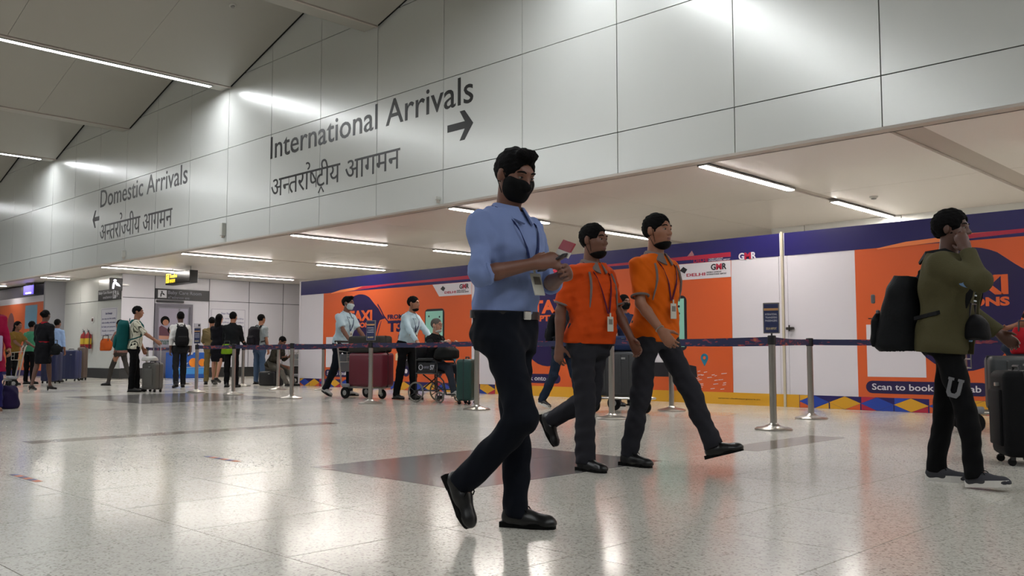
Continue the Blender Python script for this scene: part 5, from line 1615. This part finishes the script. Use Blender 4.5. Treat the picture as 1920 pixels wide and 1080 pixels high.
# ------------------------------------------------------------------ trolley behind the orange polos
trolley('baggage trolley with dark cases behind the orange polo men', (-7.75, 10.0, 0), R(-84))
suitcase('charcoal ribbed suitcase standing on the trolley behind the orange polos', (-7.62, 9.98, .222), R(6), (.62, .30, .62), '2e2e30', 4, 0, .45, lying=True)
suitcase('navy soft bag lying on the charcoal ribbed suitcase', (-7.60, 9.98, .848), R(6), (.52, .30, .20), '1f2b4a', 0, 0, .7, lying=True, soft=True)
DENIM = mat('denim_blue', '2c3a55', .85); DENIMJ = mat('denim_jeans', '1f2837', .85)
J = person('traveller in jeans with a dark jacket, half hidden by the stout orange polo man', (-8.85, 10.15), R(-86), 1.74, skin='brown', shirt=mat('jacket_ink', '15171d', .85), trousers=DENIMJ, sleeve='long', collar=True, hair='short', lean=8, seed=9, hem=-.06,
    legL=dict(flex=20, knee=10, foot=4), legR=dict(flex=-14, knee=16, foot=-16), armR=dict(to=(.24, .5, 1.0), thumb=(-1, 0, .2), curl=.9), armL=dict(to=(-.24, .5, 1.0), thumb=(1, 0, .2), curl=.9), shoes=('sneaker', BLACKL, SNS))
backpack('black backpack on the traveller in jeans', J, '101114', (.30, .16, .44), .03)
person('traveller with black mask and navy top beyond the dark cases', (-8.62, 11.3), R(-100), 1.72, skin='brown', shirt=mat('top_navy', '1c2540', .85), trousers=BLKT, sleeve='short', hair='short', mask='face', seed=10, hem=-.05, legL=dict(flex=4), armR=dict(flex=10, elbow=20))
# ------------------------------------------------------------------ right edge
person('traveller in a black tee beside the denim jacket at the barrier', (-2.62, 10.95), R(150), 1.72, skin='tan', shirt=mat('tee_black', '0e0e10', .85), trousers=BLKT, sleeve='short', hair='short', seed=12, hem=-.06, armL=dict(flex=30, elbow=40), armR=dict(flex=28, elbow=50))
J = person('traveller in a blue denim jacket bending over the barrier', (-3.12, 11.5), R(-70), 1.62, skin='tan', shirt=DENIM, trousers=DENIMJ, sleeve='long', collar=True, hair='short', lean=38, seed=13, hem=-.05, hpitch=20, legL=dict(flex=10, knee=10), legR=dict(flex=0, knee=4), armR=dict(to=(.2, .50, .80)), armL=dict(to=(-.2, .52, .82)))
duffel('red_bag', 'red shoulder bag at the hip of the traveller in the black tee', 'bag', (-2.75, 10.53, .80), R(20), (.15, .08, .14), '9c1620')
trolley('baggage trolley behind the olive jacket man, dark case on it', (-3.05, 10.2, 0), R(-60))
suitcase('slate grey suitcase on the trolley behind the olive jacket man', (-2.84, 10.32, .222), R(30), (.48, .30, .56), '24282a', 2, 0, .45, lying=True)
# ------------------------------------------------------------------ left edge
UNI = mat('uniform_black', '101014', .8); REDT = mat('uniform_red', '8c1420', .7)
STOCK = SKIN['dark']
J = person('woman in a black uniform dress with a red belt and collar, seen from behind', (-20.3, 6.70), R(35), 1.66, skin='dark', shirt=UNI, sleeve='long', skirt=(.38, .165), hair='bun', bare_legs=True, seed=14, shoes=('pump', BLACKL, BLACKL), z=.04, belt=REDT, beltz=.09, collar=REDT,
    legL=dict(flex=-8, knee=10, foot=-14), legR=dict(flex=10, knee=4, foot=-6), armL=dict(flex=8, abd=10, elbow=20), armR=dict(flex=-8, abd=10, elbow=12))
duffel('handbag', 'black handbag hanging at the side of the uniformed woman', 'bag', (-20.08, 6.86, .78), R(35), (.13, .06, .12), '111214')
PINK = mat('kurta_magenta', '860c34', .75); INDIGO = mat('salwar_indigo', '1d1a4c', .8)
J = person('woman in a magenta tunic and indigo trousers carrying a white bag', (-14.33, 4.0), R(-95), 1.66, skin='tan', shirt=PINK, trousers=INDIGO, sleeve='long', skirt=(.36, .24), hair='long', seed=15, h=.010, legw=1.2, cuffw=.09, shoes=('sandal', mat('sandal_tan', '8a6a58', .6), mat('sandal_sole', '6a4a3a', .6)),
    legL=dict(flex=10, knee=4), legR=dict(flex=-6, knee=8), armR=dict(flex=10, abd=14, elbow=20), armL=dict(flex=8, abd=10, elbow=30))
bg = thing('carrier_bag', 'pale lilac carrier bag held beside the magenta tunic', 'bag', (-13.98, 3.90, .70), R(-80))
mb = MB(); mb.rbox(-.17, .17, -.06, .06, 0, .36, .02, 2); mb.build('bag_body', mat('bag_lilac', '9a8fa6', .6), bg)
for sy in (-.045, .045):
    mb = MB(); mb.tube([(-.08, sy, .34), (-.07, sy, .46), (.07, sy, .46), (.08, sy, .34)], .006, 6); mb.build('handle', mat('bag_lilac', '9a8fa6', .6), bg)
duffel('roller_duffel', 'dark indigo round bag on the floor behind the sandals', 'bag', (-14.62, 4.38, 0), R(-60), (.15, .12, .17), '1c1436')
GREENS = mat('shirt_green', '3f7d60', .85)
person('person in a green shirt by the far trolley', (-26.3, 8.35), R(30), 1.68, skin='brown', shirt=GREENS, trousers=BLKT, sleeve='short', hair='short', seed=16, hem=-.05, armR=dict(flex=30, elbow=30))
person('person in a mustard top leaning on the far trolley', (-25.75, 7.75), R(-60), 1.66, skin='brown', shirt=mat('top_mustard', '6e5424', .85), trousers=BLKT, sleeve='short', hair='long', seed=17, hem=-.05, lean=14, armR=dict(flex=40, elbow=20), armL=dict(flex=40, elbow=20))
person('man in a pale blue shirt standing with the navy suitcases', (-27.6, 9.45), R(40), 1.80, skin='brown', shirt=mat('shirt_sky', '8fa8cf', .85), trousers=mat('trouser_dark', '17181e', .85), sleeve='long', collar=True, hair='short', seed=18, hem=.03)
trolley('far baggage trolley with a wooden advert panel', (-23.9, 7.0, 0), R(170), mat('panel_wood', 'b58a4a', .5), True)
suitcase('tall navy suitcase standing beside the uniformed woman', (-28.35, 10.15, 0), R(40), (.50, .34, .86), '20264c', 2, 0)
suitcase('navy suitcase standing in front of the tall navy one', (-26.5, 8.98, 0), R(40), (.46, .32, .80), '1b2044', 2, 0)
suitcase('slim brown case standing against the alcove baseboard', (-29.1, 10.75, 0), R(30), (.26, .22, .95), '4a3c34', 0, 0)
# teal backpack man and companion
STRIPE = bpy.data.materials.new('shirt_striped'); STRIPE.use_nodes = True
nt = STRIPE.node_tree; b_ = nt.nodes['Principled BSDF']; b_.inputs['Roughness'].default_value = .85
tc = nt.nodes.new('ShaderNodeTexCoord'); wv = nt.nodes.new('ShaderNodeTexWave'); wv.inputs['Scale'].default_value = 9; wv.bands_direction = 'X'
rp = nt.nodes.new('ShaderNodeValToRGB'); rp.color_ramp.elements[0].color = srgb('3f4034') + (1,); rp.color_ramp.elements[1].color = srgb('c4c2b0') + (1,); rp.color_ramp.elements[0].position = .12; rp.color_ramp.elements[1].position = .3
nt.links.new(tc.outputs['Object'], wv.inputs['Vector']); nt.links.new(wv.outputs['Fac'], rp.inputs[0]); nt.links.new(rp.outputs[0], b_.inputs['Base Color'])
J = person('man in a white striped shirt wearing a teal backpack', (-19.25, 8.18), R(-25), 1.82, skin='tan', shirt=STRIPE, trousers=BLKT, sleeve='short', slen=1.0, hair='short', seed=19, hem=-.08, hyaw=12, h=.010, armR=dict(to=(.26, .42, 1.08), thumb=(-.3, 0, 1)), armL=dict(flex=8, elbow=16), legL=dict(flex=4), legR=dict(flex=-3))
backpack('large teal backpack on the man in the striped shirt', J, '0c4b4b', (.38, .26, .62), -.02)
suitcase('grey cabin suitcase with a white pillow on top', (-18.83, 8.40, 0), R(15), (.42, .25, .56), '4f4d49', 0, .38, .4, patch=True)
duffel('travel_pillow', 'white soft neck pillow lying on the grey cabin suitcase', 'pillow', (-18.85, 8.34, .655), R(15), (.22, .12, .05), 'b4b2ae', .9, False)
J = person('woman in a floral top and grey leggings walking behind the teal backpack', (-22.6, 9.25), R(120), 1.66, skin='tan', shirt=mat('top_floral', '7a5a52', .85, var=.5, vscale=18), trousers=mat('leggings_grey', '3d3936', .85), sleeve='short', hair='bun', seed=20, hem=-.06, legw=.85, cuffw=.045, legL=dict(flex=22, knee=8), legR=dict(flex=-16, knee=16, foot=-20), armR=dict(flex=14, elbow=30), armL=dict(flex=20, elbow=50))
duffel('orange_bag', 'bright orange bag held by the woman in the floral top', 'bag', (-22.55, 8.88, .88), R(30), (.16, .08, .15), 'a84a18')
# man in white with black backpack
J = person('man in a white long-sleeved shirt walking with a black backpack', (-20.85, 9.95), R(75), 1.82, skin='dark', shirt=mat('shirt_white', 'c9c7c4', .8), trousers=mat('trouser_charcoal', '1d1e20', .85), sleeve='long', collar=True, hair='short', seed=21, hem=.02, h=.010, hyaw=0, legL=dict(flex=-12, knee=8, foot=-8), legR=dict(flex=16, knee=10, foot=6), armR=dict(flex=-10, elbow=14), armL=dict(flex=-14, elbow=18))
backpack('black backpack on the man in the white shirt', J, '121214', (.30, .18, .44), .03)
# group by the notice
person('person in khaki clothes standing behind the long-haired woman', (-22.5, 11.6), R(60), 1.78, skin='tan', shirt=mat('shirt_khaki', '6a5c40', .85), trousers=mat('trouser_khaki', '6b5d3c', .85), sleeve='long', hair='short', seed=22, hem=-.05, armR=dict(flex=20, elbow=60), armL=dict(flex=20, elbow=60))
J = person('woman with long black hair in black clothes', (-21.75, 11.4), R(35), 1.76, skin='fair', shirt=mat('top_black', '0f0f14', .85), sleeve='long', skirt=(.42, .17), hair='long', bare_legs=True, seed=23, armL=dict(flex=20, elbow=70), shoes=('pump', BLACKL, BLACKL), z=.04, legL=dict(foot=-10), legR=dict(flex=-10, knee=16, foot=-20))
J = person('man in a black jacket with a lime green shoulder bag', (-20.2, 10.95), R(40), 1.82, skin='tan', shirt=mat('jacket_black', '131517', .85), trousers=BLKT, sleeve='long', collar=True, hair='short', seed=24, hem=-.09, h=.010, armL=dict(flex=14, elbow=40), armR=dict(flex=14, elbow=40))
duffel('shoulder_bag', 'lime green and grey shoulder bag on the man in the black jacket', 'bag', (-20.0, 10.72, .80), R(30), (.15, .06, .12), '6a8a18')
J = person('man in blue jeans wearing a black backpack in the queue', (-21.75, 12.6), R(15), 1.86, skin='tan', shirt=mat('shirt_mist', '8f989c', .85), trousers=mat('jeans_blue', '41536b', .85), sleeve='short', hair='short', seed=25, hem=-.05, armL=dict(flex=14, elbow=40))
backpack('black and red trimmed backpack on the man in blue jeans', J, '16141a', (.34, .22, .50), .0)
J = person('person seated in a camouflage jacket and grey trousers', (-20.45, 12.2), R(-70), 1.70, skin='brown', shirt=mat('jacket_camo', '2c2a24', .85, var=.6, vscale=14), trousers=mat('trouser_ash', '55524c', .85), sleeve='long', hair='short', seed=26, hem=-.08, pelvis=.55, lean=28, hpitch=30, legL=dict(flex=80, knee=60, abd=8), legR=dict(flex=72, knee=40, abd=6), armR=dict(to=(.12, .42, .72)), armL=dict(to=(-.12, .42, .72)))
suitcase('black flat case serving as a seat for the person in camouflage', (-20.5, 12.22, 0), R(20), (.52, .40, .36), '151518', 0, 0, .5, lying=True)
trolley('baggage trolley beside the seated person', (-21.0, 13.6, 0), R(-60))
